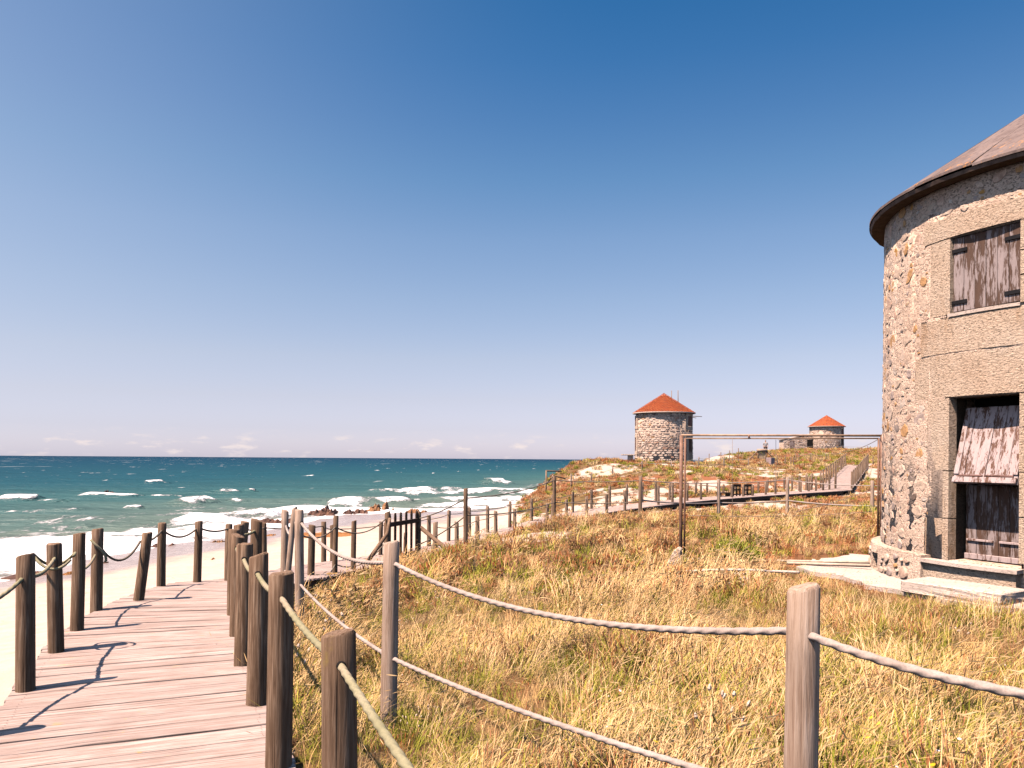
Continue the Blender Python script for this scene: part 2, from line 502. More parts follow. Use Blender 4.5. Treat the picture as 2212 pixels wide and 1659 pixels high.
M['reveal'] = masonry_mat('shade_darkened_reveal', [(0.3, (0.10, 0.072, 0.05)), (0.5, (0.16, 0.118, 0.082)), (0.7, (0.24, 0.18, 0.13))], 1.0, 0.03, 30)  # shade of the door reveals put into the stone colour
M['concrete'] = masonry_mat('pale_concrete', [(0.3, (0.50, 0.39, 0.32)), (0.5, (0.60, 0.48, 0.405)), (0.7, (0.66, 0.545, 0.47))], 0.5, 0.01, 16, 0.2)

def stone_mat(name, stops):
    m, nt, b = new_mat(name); n = N(nt)
    p = n.coord('Object', (1, 1, 1))
    r = n.attr('rnd')
    f = n.noise(p, 18, 5, 0.7)
    c = n.ramp(r, stops, 'CONSTANT')
    c = n.mix(n.rng(f, 0.42, 0.7, 0, 0.65), c, n.mix(0.45, c, (0.06, 0.045, 0.04)))
    sp = n.noise(p, 7, 4)
    c = n.mix(n.rng(sp, 0.50, 0.66, 0, 0.75), c, (0.80, 0.585, 0.445))     # smeared mortar
    nt.links.new(c, b.inputs['Base Color'])
    nt.links.new(n.bump(f, 0.8, 0.02), b.inputs['Normal'])
    return m
M['stone'] = stone_mat('rubble_stone', [(0.0, (0.46, 0.35, 0.30)), (0.12, (0.64, 0.47, 0.35)), (0.36, (0.56, 0.31, 0.14)), (0.45, (0.70, 0.52, 0.40)),
                                        (0.64, (0.36, 0.28, 0.24)), (0.70, (0.58, 0.38, 0.28)), (0.86, (0.20, 0.14, 0.11)), (0.89, (0.66, 0.53, 0.43)), (0.95, (0.52, 0.27, 0.08))])
M['stone_far'] = stone_mat('far_rubble_stone', [(0.0, (0.66, 0.48, 0.375)), (0.2, (0.76, 0.57, 0.45)), (0.4, (0.60, 0.42, 0.325)), (0.58, (0.80, 0.62, 0.50)),
                                                (0.78, (0.40, 0.22, 0.15)), (0.86, (0.27, 0.19, 0.16)), (0.95, (0.48, 0.25, 0.10))])

def paint_mat(name, white, brown, amount):
    m, nt, b = new_mat(name); n = N(nt)
    v = n.coord('Object', (16, 16, 2.2), 9.0)
    a = n.noise(v, 1.0, 6, 0.72); f = n.noise(n.coord('Object', (55, 55, 9), 5.0), 1.0, 4, 0.7)
    big = n.noise(n.coord('Object', (3, 3, 1.6), 7.0), 1.0, 3)
    k = n.math('ADD', n.math('MULTIPLY', a, 0.45), n.math('ADD', n.math('MULTIPLY', f, 0.30), n.math('MULTIPLY', big, 0.25)))
    msk = n.rng(k, amount - 0.03, amount + 0.03)
    wc = n.ramp(f, [(0.3, tuple(0.75 * x for x in white)), (0.7, white)])
    bc = n.ramp(a, [(0.3, tuple(0.5 * x for x in brown)), (0.7, brown)])
    c = n.mix(msk, wc, bc)
    nt.links.new(c, b.inputs['Base Color'])
    b.inputs['Roughness'].default_value = 0.75
    nt.links.new(n.bump(n.math('SUBTRACT', f, msk), 0.5, 0.004), b.inputs['Normal'])
    return m
M['paint'] = paint_mat('peeling_white_paint', (0.56, 0.44, 0.42), (0.17, 0.088, 0.06), 0.52)
M['paint_worn'] = paint_mat('worn_mauve_paint', (0.42, 0.335, 0.32), (0.13, 0.075, 0.053), 0.49)
M['paint_brown'] = paint_mat('brown_shutter_paint', (0.22, 0.12, 0.10), (0.13, 0.065, 0.05), 0.5)

def plain(name, c, rough=0.8, metal=0.0, var=0.25, scale=12.0, bump=0.2):
    m, nt, b = new_mat(name); n = N(nt)
    f = n.noise(n.coord('Object', (1, 1, 1), 5.0), scale, 4, 0.65)
    nt.links.new(n.mix(n.rng(f, 0.3, 0.75, 0, 1), tuple(x * (1 + var) for x in c), tuple(x * (1 - var) for x in c)), b.inputs['Base Color'])
    b.inputs['Roughness'].default_value = rough; b.inputs['Metallic'].default_value = metal
    nt.links.new(n.bump(f, bump, 0.01), b.inputs['Normal'])
    return m
M['iron'] = plain('black_iron', (0.018, 0.016, 0.017), 0.55, 0.4)
M['nail'] = plain('rusty_nail', (0.10, 0.05, 0.035), 0.7)
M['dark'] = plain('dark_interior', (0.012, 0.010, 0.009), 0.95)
M['pipe'] = plain('rusty_painted_pipe', (0.23, 0.125, 0.085), 0.55, 0.0, 0.35, 9)
M['pipe_mid'] = plain('worn_brown_pipe', (0.38, 0.25, 0.17), 0.6, 0.0, 0.3, 9)
M['pipe_pale'] = plain('pale_pipe', (0.55, 0.42, 0.32), 0.6, 0.0, 0.25, 9)
M['wire'] = plain('thin_wire', (0.30, 0.22, 0.18), 0.6)
M['green_cord'] = plain('pale_green_cord', (0.36, 0.40, 0.29), 0.8)
M['skin'] = plain('skin', (0.45, 0.27, 0.19), 0.6, 0, 0.08)
M['hair'] = plain('brown_hair', (0.09, 0.05, 0.03), 0.7)
M['trousers'] = plain('dark_trousers', (0.05, 0.05, 0.055), 0.9)
M['grey_box'] = plain('mauve_box', (0.36, 0.26, 0.25), 0.8)

def stripes():
    m, nt, b = new_mat('striped_shirt'); n = N(nt)
    sep = n.new('ShaderNodeSeparateXYZ'); n.lk(n.coord('Object', (1, 1, 1)), sep.inputs[0])
    s = n.math('SINE', n.math('MULTIPLY', sep.outputs['Z'], 70.0))
    nt.links.new(n.mix(n.rng(s, -0.2, 0.2), (0.62, 0.58, 0.56), (0.07, 0.06, 0.07)), b.inputs['Base Color'])
    return m
M['shirt'] = stripes()

def roof_grey():
    m, nt, b = new_mat('grey_mauve_roof_sheet'); n = N(nt)
    p = n.coord('Object', (1, 1, 1), 3.0)
    a = n.noise(p, 2.5, 5, 0.65); f = n.noise(n.coord('Object', (14, 14, 5)), 1.0, 5, 0.7)
    c = n.ramp(a, [(0.3, (0.13, 0.092, 0.082)), (0.55, (0.20, 0.148, 0.132)), (0.75, (0.26, 0.198, 0.178))])
    c = n.mix(n.rng(f, 0.50, 0.68, 0, 0.7), c, (0.07, 0.05, 0.05))
    l = n.noise(p, 11, 5, 0.75)
    lf = n.math('MULTIPLY', n.rng(l, 0.56, 0.66), n.attr('edge'))
    c = n.mix(lf, c, (0.60, 0.26, 0.06))
    nt.links.new(c, b.inputs['Base Color'])
    nt.links.new(n.bump(n.math('ADD', a, f), 0.5, 0.02), b.inputs['Normal'])
    return m
M['roof_grey'] = roof_grey()
M['eave'] = plain('dark_eave_wood', (0.15, 0.10, 0.075), 0.85, 0, 0.5, 8, 0.5)

def tile_mat():
    m, nt, b = new_mat('terracotta_tile'); n = N(nt)
    r = n.attr('rnd'); f = n.noise(n.coord('Object', (1, 1, 1)), 3.0, 5, 0.7)
    c = n.ramp(r, [(0.0, (0.36, 0.078, 0.030)), (0.4, (0.46, 0.105, 0.038)), (0.75, (0.52, 0.14, 0.05)), (1.0, (0.33, 0.09, 0.045))])
    c = n.mix(n.rng(f, 0.58, 0.75, 0, 0.5), c, (0.40, 0.20, 0.05))
    nt.links.new(c, b.inputs['Base Color'])
    return m
M['tile'] = tile_mat()
M['trim'] = plain('pale_eave_trim', (0.62, 0.50, 0.42), 0.7)

def leaf_mat(name, ca, cb, cc, trans=0.18):
    m = bpy.data.materials.new(name); m.use_nodes = True
    nt = m.node_tree; nt.nodes.clear(); n = N(nt)
    out = n.new('ShaderNodeOutputMaterial')
    r = n.rand()
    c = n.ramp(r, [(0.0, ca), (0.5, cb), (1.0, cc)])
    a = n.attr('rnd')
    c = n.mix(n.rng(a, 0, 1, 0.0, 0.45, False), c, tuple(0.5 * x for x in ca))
    d = n.new('ShaderNodeBsdfDiffuse'); n.lk(c, d.inputs[0])
    t = n.new('ShaderNodeBsdfTranslucent'); n.lk(c, t.inputs[0])
    mx = n.new('ShaderNodeMixShader'); mx.inputs[0].default_value = trans
    n.lk(d.outputs[0], mx.inputs[1]); n.lk(t.outputs[0], mx.inputs[2])
    n.lk(mx.outputs[0], out.inputs['Surface'])
    return m
M['straw'] = leaf_mat('dry_straw_grass', (0.80, 0.48, 0.20), (0.93, 0.66, 0.36), (0.76, 0.45, 0.16))
M['green'] = leaf_mat('green_grass', (0.22, 0.235, 0.03), (0.42, 0.40, 0.06), (0.60, 0.50, 0.11))
M['redg'] = leaf_mat('rust_red_grass', (0.46, 0.145, 0.05), (0.62, 0.28, 0.13), (0.64, 0.37, 0.19))
M['bush'] = leaf_mat('yellow_green_leaf', (0.34, 0.36, 0.06), (0.48, 0.47, 0.09), (0.56, 0.52, 0.12))
M['darkleaf'] = leaf_mat('dark_green_leaf', (0.06, 0.09, 0.025), (0.09, 0.13, 0.035), (0.12, 0.15, 0.05))
M['tail'] = leaf_mat('mauve_seed_head', (0.80, 0.60, 0.45), (0.86, 0.68, 0.54), (0.74, 0.54, 0.40))
M['yellow'] = leaf_mat('yellow_flower', (0.72, 0.42, 0.03), (0.78, 0.50, 0.05), (0.70, 0.36, 0.02), 0.15)
M['whitef'] = leaf_mat('white_flower', (0.78, 0.68, 0.68), (0.80, 0.72, 0.72), (0.76, 0.62, 0.66), 0.15)
M['stem'] = leaf_mat('brown_dry_stem', (0.12, 0.07, 0.035), (0.18, 0.11, 0.06), (0.15, 0.10, 0.05))

# ------------------------------------------------------------------ boardwalk line (centre, deck height)
PATH = np.array([(0.42, -1.54, 0), (-2.31, 4.9, 0), (-3.38, 7.45, 0.0), (-3.62, 9.0, 0.0), (-3.62, 10.4, -0.03), (-3.85, 12.0, -0.25), (-4.2, 14.2, -0.54),
                 (-3.9, 17.5, -0.78), (-2.35, 21.3, -0.95), (-1.25, 24.4, -0.95), (0.55, 28.9, -0.92), (1.75, 32.0, -0.80),
                 (3.3, 33.9, -0.62), (5.9, 36.2, -0.45), (8.7, 38.9, -0.33), (13.2, 41.6, -0.15), (18.0, 44.4, 0.0)])
STAIR0, STAIR1 = np.array((18.0, 44.4, 0.0)), np.array((27.3, 63.0, 1.25))

def poly_info(x, y, poly):
    """distance to a polyline, interpolated z, and side (+1 = right of travel)"""
    x, y = np.asarray(x, float), np.asarray(y, float)
    best = np.full(x.shape, 1e9); bz = np.zeros(x.shape); bs = np.zeros(x.shape)
    for a, b in zip(poly[:-1], poly[1:]):
        d = b[:2] - a[:2]; L2 = d @ d
        t = np.clip(((x - a[0]) * d[0] + (y - a[1]) * d[1]) / L2, 0, 1)
        qx, qy = a[0] + t * d[0], a[1] + t * d[1]
        dist = np.hypot(x - qx, y - qy)
        m = dist < best
        best = np.where(m, dist, best)
        if len(a) > 2: bz = np.where(m, a[2] + t * (b[2] - a[2]), bz)
        cr = (x - a[0]) * d[1] - (y - a[1]) * d[0]
        bs = np.where(m, np.sign(cr), bs)
    return best, bz, bs

SHORE = np.array([(-24, -60), (-22, -10), (-21, 10), (-20.4, 25), (-20.4, 31.8), (-20.5, 37), (-20.0, 45), (-17.3, 50), (-15.5, 62), (-14.5, 70), (-9.9, 74), (-6.0, 76.5), (1, 87), (8, 98), (15, 118), (25, 150), (50, 230), (120, 420), (400, 1200)], float)

# ------------------------------------------------------------------ terrain
CTRL = np.array([
 (0,0,-.12),(2,0,-.1),(6,0,-.05),(12,0,0),(0,5,-.1),(3,5,-.05),(6,7,.05),(7.5,10,.12),(5,10.5,.1),(10,14,.2),(3,12,.02),(0,10,-.12),(-1.5,10,-.22),
 (0,14,-.15),(2,20,-.12),(4,18,-.08),(8,20,-.05),(14,24,0),(10,27,-.28),(5,27,-.38),(1.5,24,-.2),(-.9,17,-.28),(20,20,.3),(30,20,.5),(-2.6,15,-.6),(-2.2,17.5,-.72),
 (0.5,21.5,-.3),(2.5,27.5,-.55),(4.2,31,-.95),(8,36,-.7),(12,38,-.6),(17,41,-.4),(22,42,-.15),(14,33,-.4),(20,34,-.1),
 (-2,24.8,-1.2),(0,29,-1.2),(1.2,33,-1.05),(3,34.8,-.9),(5,37,-.7),(8,40,-.6),(13,43.4,-.4),(18,46.5,-.1),(22,56,.5),(26.5,64,1.1),
 (30,45,.1),(35,60,.8),(45,80,1.9),(60,100,2.8),(60,50,.8),(31,62,.9),
 (8,46,.1),(12,50,.45),(6,45,-.1),(4,44,-.4),(6,55,.85),(10,62,1.1),(13.5,71.6,1.2),(6,64,1.35),(9,68,1.3),(20,62,.95),(18,52,.4),(22,75,1.2),(30,88,1.8),(4.8,62,1.35),(5,68,1.2),(9,76,.9),(16,78,.8),
 (0.5,48,-1.3),(2.2,55,-.3),(3.4,59,.6),(-1.2,42,-2.0),(-4,42,-2.3),(-2,50,-2.6),(-.5,58,-2.8),(1,66,-2.9),(2,75,-3.1),(4,84,-3.2),(10,92,-3.1),
 (24,95,2.1),(30,102,2.45),(34,110,2.65),(40,115,2.2),(50.7,129,3.0),(44,122,2.4),(60,130,3.4),(75,140,3.6),(100,150,3.6),(150,200,4),(40,90,2.2),(50,95,2.5),(19,88,.2),(17,97,-2),(22,112,-2.2),(30,130,-2.2),(42,160,-2.6),(80,260,-3),(200,300,3.5),(120,250,3),(90,200,3.4),
 (70,20,1.2),(60,0,1.0),(30,0,.3),(300,100,4),(300,400,4),(20,-10,.1),(0,-10,-.1),
 (-20.4,25,-3.4),(-20.4,31.8,-3.4),(-20.5,37,-3.4),(-20,45,-3.4),(-17.3,50,-3.4),(-15.5,62,-3.4),(-14.5,70,-3.4),(-9.9,74,-3.4),(-6,76.5,-3.4),(1,87,-3.4),(8,98,-3.4),(15,118,-3.4),(25,150,-3.4),(50,230,-3.4),(-21,10,-3.4),(-22,-10,-3.4),
 (-30,30,-4.4),(-30,50,-4.3),(-28,75,-4.3),(-10,85,-4.2),(0,100,-4.4),(-40,10,-5),(-60,60,-6),(-30,120,-6),(10,140,-5),(0,200,-6),(-40,-10,-5),(30,250,-5),
 (-18,28,-3.12),(-14.5,35.5,-3.02),(-13.5,40,-3.02),(-11,52,-3.02),(-9.5,60,-3.02),(-6,66,-3.05),(0,77,-3.2),
 (-5,6,-.62),(-6,4,-.8),(-5.8,9,-.75),(-5.6,12,-1.0),(-5.6,16,-1.35),(-5.2,20,-1.6),(-4,25,-1.75),(-3,30,-1.8),(-3,36,-1.95),(-8,6,-1.35),(-8,15,-1.95),(-10,24,-2.5),(-8,35,-2.6),(-6,45,-2.7),(-12,12,-2.3),(-12,0,-2.2),(-5,0,-.6),(-3.3,0,-.4),(-3,-6,-.4)], float)

def _rbf_fit(c):
    n = len(c)
    d = np.hypot(c[:, None, 0] - c[None, :, 0], c[:, None, 1] - c[None, :, 1])
    A = np.zeros((n + 3, n + 3)); A[:n, :n] = d + 0.0
    A[:n, n] = 1; A[:n, n + 1:n + 3] = c[:, :2]; A[n:, :n] = A[:n, n:].T
    A[:n, :n] -= np.eye(n) * 0.05
    return np.linalg.solve(A, np.r_[c[:, 2], 0, 0, 0])
_W = _rbf_fit(CTRL)

FULLPATH = np.vstack([PATH, STAIR1[None] + np.array([(0, 0, 0)])])
def ground_z(x, y):
    x, y = np.asarray(x, float), np.asarray(y, float)
    sh = x.shape; x, y = x.ravel(), y.ravel()
    n = len(CTRL)
    z = _W[n] + _W[n + 1] * x + _W[n + 2] * y
    for i in range(n):
        z = z + _W[i] * np.hypot(x - CTRL[i, 0], y - CTRL[i, 1])
    d, dz, side = poly_info(x, y, FULLPATH)
    land = sstep(-2.6, -1.2, z)
    dist = np.hypot(x, y)
    amp = land * (0.05 + 0.19 * sstep(30, 48, dist) * (1 - .6 * sstep(80, 105, dist)))
    z = z + amp * (fbm(x * 0.28, y * 0.28, 3, 4) - 0.5) * 2 + land * 0.05 * (fbm(x * 1.3, y * 1.3, 9, 3) - 0.5) * 2
    z = z + (1 - land) * 0.05 * (fbm(x * 0.6, y * 0.6, 21, 3) - 0.5) * 2
    z = np.where(d < 6, np.minimum(z, dz - 0.16 + np.maximum(0, d - 0.95) * 0.55), z)
    # level ground round the buildings
    for (mx, my, mr, mz) in ((7.523, 9.983, 3.6, 0.10), (13.55, 71.6, 3.4, 1.22), (49.0, 129.0, 7.5, 3.05)):
        w = 1 - sstep(mr, mr + 2.2, np.hypot(x - mx, y - my))
        z = z * (1 - w) + mz * w
    return z.reshape(sh)

def gz(x, y): return float(ground_z(np.array([x]), np.array([y]))[0])

txs = np.unique(np.round(np.r_[np.arange(-70, -30, 4), np.arange(-30, -10, 0.7), np.arange(-10, 14, 0.22), np.arange(14, 60, 0.7), np.arange(60, 110, 3), np.arange(110, 620, 25)], 3))
tys = np.unique(np.round(np.r_[np.arange(-20, -6, 2), np.arange(-6, 30, 0.25), np.arange(30, 75, 0.45), np.arange(75, 150, 1.0), np.arange(150, 620, 12)], 3))
TX, TY = np.meshgrid(txs, tys)
TZ = ground_z(TX, TY)
pd, pz, ps = poly_info(TX, TY, FULLPATH)

def veg_mask(x, y, z):
    d, dz, side = poly_info(x, y, FULLPATH)
    dist = np.hypot(x, y)
    base = sstep(-1.75, -1.15, z)
    seaward = (side < 0) & (y < 33)
    base = np.where(seaward, 0.0, base)
    dune = sstep(31, 37, y)
    nz = fbm(x * 0.16, y * 0.16, 40, 4)
    dv = sstep(0.41, 0.60, nz + 0.14 * sstep(58, 66, y))
    field = 1.0 - 0.9 * np.exp(-(((x - 0.3) / 1.6) ** 2 + ((y - 18.5) / 2.4) ** 2)) * sstep(0.36, 0.6, fbm(x * 0.9, y * 0.9, 50, 3) + 0.1)
    field = field * (1 - 0.8 * sstep(0.56, 0.66, fbm(x * 0.3, y * 0.3, 77, 3)) * sstep(24, 30, y))
    v = base * (field * (1 - dune) + (0.20 + 0.30 * sstep(.42, .60, fbm(x * .8, y * .8, 45, 3)) + 0.50 * dv) * dune)
    v = v * sstep(0.70, 1.0, d)
    # bare ground round the near mill's apron
    return np.clip(v, 0, 1)
TV = veg_mask(TX, TY, TZ)
wet = (1 - sstep(SEA_Z + 0.22, SEA_Z + 0.42, TZ + 0.10 * (fbm(TX * 0.25, TY * 0.25, 31, 3) - 0.5)))
wrack = sstep(SEA_Z + 0.2, SEA_Z + 0.36, TZ) * (1 - sstep(SEA_Z + 0.55, SEA_Z + 0.9, TZ)) * 0.85
redm = sstep(0.50, 0.66, fbm(TX * 0.22, TY * 0.22, 61, 4)) * sstep(6, 12, TY)
ground = grid_mesh('ground', txs, tys, TZ, M['ground'], {'veg': TV, 'wet': wet, 'wrack': wrack, 'red': redm})
tag(ground, kind='structure')

# ------------------------------------------------------------------ sea
sxs = np.unique(np.round(np.r_[-60000, -25000, -12000, -6000, -3000, -1600, -900, -600, -420, -320, -260, -220, -190, np.arange(-170, -90, 1.2), np.arange(-90, 26, 0.45), np.arange(26, 60, 3), 80, 120, 200, 400, 900, 2500, 8000, 25000, 60000], 2))
sys_ = np.unique(np.round(np.r_[-200, -60, -20, 0, np.arange(8, 24, 1.5), np.arange(24, 70, 0.45), np.arange(70, 130, 0.8), np.arange(130, 260, 2.0), np.arange(260, 600, 8), 650, 720, 820, 950, 1150, 1400, 1800, 2500, 3500, 5000, 8000, 14000, 30000, 60000], 2))
SX, SY = np.meshgrid(sxs, sys_)
sd, _, ss = poly_info(SX, SY, SHORE)
shore = np.where(ss < 0, sd, -sd)          # + = out at sea
warp = shore + 7 * (fbm(SX * 0.03, SY * 0.03, 5, 3) - 0.5) * 2
foam = np.zeros_like(SX)
streak = fbm(SX * 0.10, SY * 0.30, 66, 4)
foam = np.maximum(foam, (0.62 + 0.45 * sstep(.35, .65, streak)) * (1 - sstep(7, 16, warp)) * sstep(-2.5, 0.2, shore))
foam = np.maximum(foam, 0.55 * np.exp(-((warp - 22) / 3.0) ** 2) * sstep(0.45, 0.62, fbm(SX * 0.05, SY * 0.02, 15, 3)))
foam = np.maximum(foam, 0.40 * np.exp(-((warp - 17) / 6.0) ** 2))
ridge = np.zeros_like(SX)
def breaker(px0, px1, py0, py1, thick, val, hgt):
    """a breaking crest seen between two picture points, laid on the sea"""
    global foam, ridge
    a, b = PZ(px0, py0, SEA_Z), PZ(px1, py1, SEA_Z)
    d = np.array([b.x - a.x, b.y - a.y]); L = np.hypot(*d); d /= L
    u = (SX - a.x) * d[0] + (SY - a.y) * d[1]
    v = -(SX - a.x) * d[1] + (SY - a.y) * d[0]
    v = v + 0.8 * (fbm(SX * 0.2, SY * 0.2, int(px0), 2) - 0.5) * 2
    ends = sstep(-0.05 * L, 0.12 * L, u) * (1 - sstep(0.88 * L, 1.05 * L, u))
    foam = np.maximum(foam, .86 * val * ends * np.exp(-(v / (thick * .72)) ** 2) * (.72 + .5 * fbm(SX * .35, SY * .35, int(px0) + 3, 3)))
    ridge = np.maximum(ridge, 1.7 * hgt * ends * np.exp(-((v - thick * 0.3) / (thick * 0.9)) ** 2))
for bk in [(172, 300, 1072, 1073, 2.6, 1.0, .25), (300, 395, 1072, 1070, 1.6, .72, .15), (0, 78, 1081, 1082, 2.4, 1.0, .5), (78, 125, 1084, 1087, 1.6, .7, .2),
           (0, 175, 1103, 1102, 1.3, .66, .15), (265, 308, 1099, 1098, 1.2, .85, .25), (385, 470, 1093, 1085, 1.8, .95, .45), (325, 358, 1044, 1043, 3.0, .95, .4),
           (480, 512, 1068, 1066, 2.0, .9, .3), (525, 552, 1065, 1065, 2.0, .85, .3), (498, 520, 1085, 1084, 1.5, .8, .2), (355, 420, 1130, 1127, .7, .6, .1),
           (410, 600, 1126, 1112, 1.6, 1.0, .3), (560, 720, 1112, 1100, 2.4, .95, .2), (700, 900, 1088, 1086, 2.6, .95, .35), (790, 1010, 1066, 1063, 3.0, .85, .4), (870, 1150, 1072, 1062, 4.0, .95, .3), (950, 1160, 1083, 1078, 4.0, 1.0, .2),
           (900, 1150, 1094, 1088, 3.0, 1.0, .1), (1057, 1098, 1047, 1046, 4.0, 1.0, .7), (160, 205, 1136, 1133, .7, .55, .1), (0, 60, 1160, 1158, 1.0, .6, .1)]:
    breaker(*bk)
swell = np.zeros_like(SX)
for (kx, ky, am, ph) in ((0.05, 0.42, .10, .3), (-0.09, 0.30, .12, 1.9), (0.16, 0.62, .06, 4.0), (0.6, 0.8, .035, 2.2), (-0.5, 1.1, .03, .8)):
    swell += 1.5 * am * np.sin(kx * SX + ky * SY + ph + 3 * fbm(SX * .02, SY * .03, 8, 2))
near = np.exp(-np.hypot(SX, SY) / 260) * sstep(-1, 8, shore)
SZ = SEA_Z + near * (swell + 0.12 * (fbm(SX * 0.5, SY * 0.5, 4, 3) - 0.5)) + ridge
SZ = np.where(shore < -8, SEA_Z - 0.25, SZ)
sea = grid_mesh('sea', sxs, sys_, SZ, M['sea'], {'shore': np.maximum(shore, 0), 'foam': foam})
tag(sea, kind='structure')

# ------------------------------------------------------------------ rocks on the shore
def outcrop(name, p, sx, sy, h, mat, label, seed, n=7, group=None):
    """one low jagged outcrop: several lumps welded into one surface by a height field"""
    r = np.random.default_rng(seed)
    nx, ny = 46, 22
    xs, ys = np.linspace(-1, 1, nx), np.linspace(-1, 1, ny)
    X, Y = np.meshgrid(xs, ys)
    rid = 1 - abs(fbm(X * 3.2 + seed * 3.1, Y * 2.2, seed, 4) - .5) * 3.2
    ms = fbm(X * 2.6 + seed, Y * 1.6 + seed, seed + 40, 3)
    env = (1 - np.clip(abs(X), 0, 1) ** 2.5) * (1 - np.clip(abs(Y), 0, 1) ** 2)
    Z = env * (.15 + .85 * sstep(.36, .62, ms)) * (.35 + .65 * np.clip(rid, 0, 1)) - .22 + .35 * env * (vnoise(X * 14 + seed, Y * 9, seed) - .5)
    Z = np.where((abs(X) > .97) | (abs(Y) > .97), -0.5, Z)
    verts = np.stack([X.ravel() * sx / 2, Y.ravel() * sy / 2, Z.ravel() * h * .75], 1)
    faces = [(j * nx + i, j * nx + i + 1, (j + 1) * nx + i + 1, (j + 1) * nx + i) for j in range(ny - 1) for i in range(nx - 1)]
    o = from_np(name, verts, faces, M[mat])
    o.location = p
    return tag(o, label, 'rock', group)
for (px, py, z, wpx, sy, h, mat, lab, sd_) in [
    (234, 1070, -3.36, 36, 2.2, 1.2, 'rock', 'lone dark rock in the sea with surf breaking round it', 1),
    (360, 1183, -3.5, 84, 2.4, .55, 'rock', 'low dark rocks in the foam behind the leaning post', 2),
    (702, 1111, -3.42, 92, 5.0, 1.3, 'rock', 'dark reddish rock ridge at the waterline left of the gate', 3),
    (826, 1102, -3.38, 100, 6.0, 1.9, 'rock_orange', 'orange brown rock ridge at the waterline above the picket gate', 4),
    (470, 1176, -3.4, 50, 2.0, .45, 'rock_orange', 'orange rocks on wet sand beyond the bend of the boardwalk', 5),
    (455, 1214, -3.05, 44, 1.2, .32, 'weed', 'small orange heap of seaweed on sand behind the bend', 6),
    (1070, 1060, -3.6, 20, 2.4, .8, 'rock', 'small dark rock in the surf left of the headland', 7),
    (85, 1241, -3.3, 120, 1.6, .25, 'rock', 'flat brown rocks on wet sand behind the two nearest left posts', 8),
    (160, 1241, -3.2, 50, 1.2, .25, 'weed', 'low orange seaweed clump beside the third left post', 9),
    (310, 1205, -3.35, 26, .9, .25, 'rock', 'small dark rock on wet sand beside the leaning post', 10),
    (590, 1158, -3.3, 36, 1.4, .25, 'weed', 'flat orange weed patch seen between the bend posts and tall fence posts', 11),
    (230, 1217, -3.3, 16, .6, .2, 'rock', 'tiny dark rock on wet sand right of the fourth left post', 12),
    (700, 1155, -3.0, 150, 3.0, .28, 'weed', 'long orange band of weed on the beach left of the gate', 13),
    (600, 1128, -3.42, 110, 4.0, .7, 'rock', 'low brown rock shelf in the wash beyond the bend posts', 15),
    (770, 1109, -3.42, 70, 4.0, .8, 'rock', 'low brown rocks bridging the two ridges at the waterline', 16),
    (900, 1108, -3.40, 60, 4.0, .7, 'rock_orange', 'low orange rocks at the waterline right of the gate posts', 17),
    (255, 1226, -3.25, 22, .5, .12, 'weed', 'thin scrap of orange weed on wet sand before the leaning post', 14)]:
    c = PZ(px, py, z)
    c.z = z
    outcrop('rock' if mat != 'weed' else 'seaweed', c, wpx / F_PX * c.y, sy, h, mat, lab, sd_, 8)
for o in bpy.data.objects:
    if o.name.startswith('seaweed'): o['category'] = 'seaweed'

# ------------------------------------------------------------------ boardwalk
boardwalk = empty('boardwalk')
tag(boardwalk, kind='structure')
HALF = 0.80
def resample(path, step):
    path = np.asarray(path, float)
    L = np.r_[0, np.cumsum(np.linalg.norm(np.diff(path, axis=0), axis=1))]
    s = np.arange(0, L[-1], step)
    return np.stack([np.interp(s, L, path[:, k]) for k in range(path.shape[1])], 1), s
def smooth_path(path, it=2):
    p = np.asarray(path, float)
    for _ in range(it):
        q = [p[0]]
        for a, b in zip(p[:-1], p[1:]):
            q += [a * .75 + b * .25, a * .25 + b * .75]
        q.append(p[-1]); p = np.array(q)
    return p
LEG1 = PATH[:3]
CURVE = np.vstack([PATH[:2], smooth_path(PATH[1:], 2)[1:]])
pc, sl = resample(CURVE, 0.112)
tang = np.gradient(pc, axis=0); tang /= np.linalg.norm(tang, axis=1, keepdims=True)
variants = []
for k in range(6):
    bm = bmesh.new()
    add_box(bm, (0, 0, 0), (2 * HALF + random.uniform(-.03, .04), 0.1045, 0.036), bevel=0.004)
    bmesh.ops.subdivide_edges(bm, edges=[e for e in bm.edges if abs(e.verts[0].co.x - e.verts[1].co.x) > 0.5], cuts=5)
    ph = random.uniform(0, 6)
    for v in bm.verts:
        v.co.z += 0.003 * math.sin(v.co.x * 2.3 + ph) + (0.0025 if v.co.z > 0 else 0) * random.uniform(-1, 1)
        v.co.y += 0.0008 * math.sin(v.co.x * 3.1 + ph * 2)
    for nx_ in (-HALF + .10, HALF - .10):
        for ny_ in (-.026, .026):
            q = bmesh.ops.create_circle(bm, cap_ends=True, segments=6, radius=.0038, matrix=Matrix.Translation((nx_ + random.uniform(-.004, .004), ny_ + random.uniform(-.004, .004), .0235)))
            for v in q['verts']:
                for fc in v.link_faces: fc.material_index = 1
    me = bpy.data.meshes.new('plank'); bm.to_mesh(me); bm.free()
    me.materials.append(M['plank']); me.materials.append(M['nail']); variants.append(me)
far_v, far_f = [], []
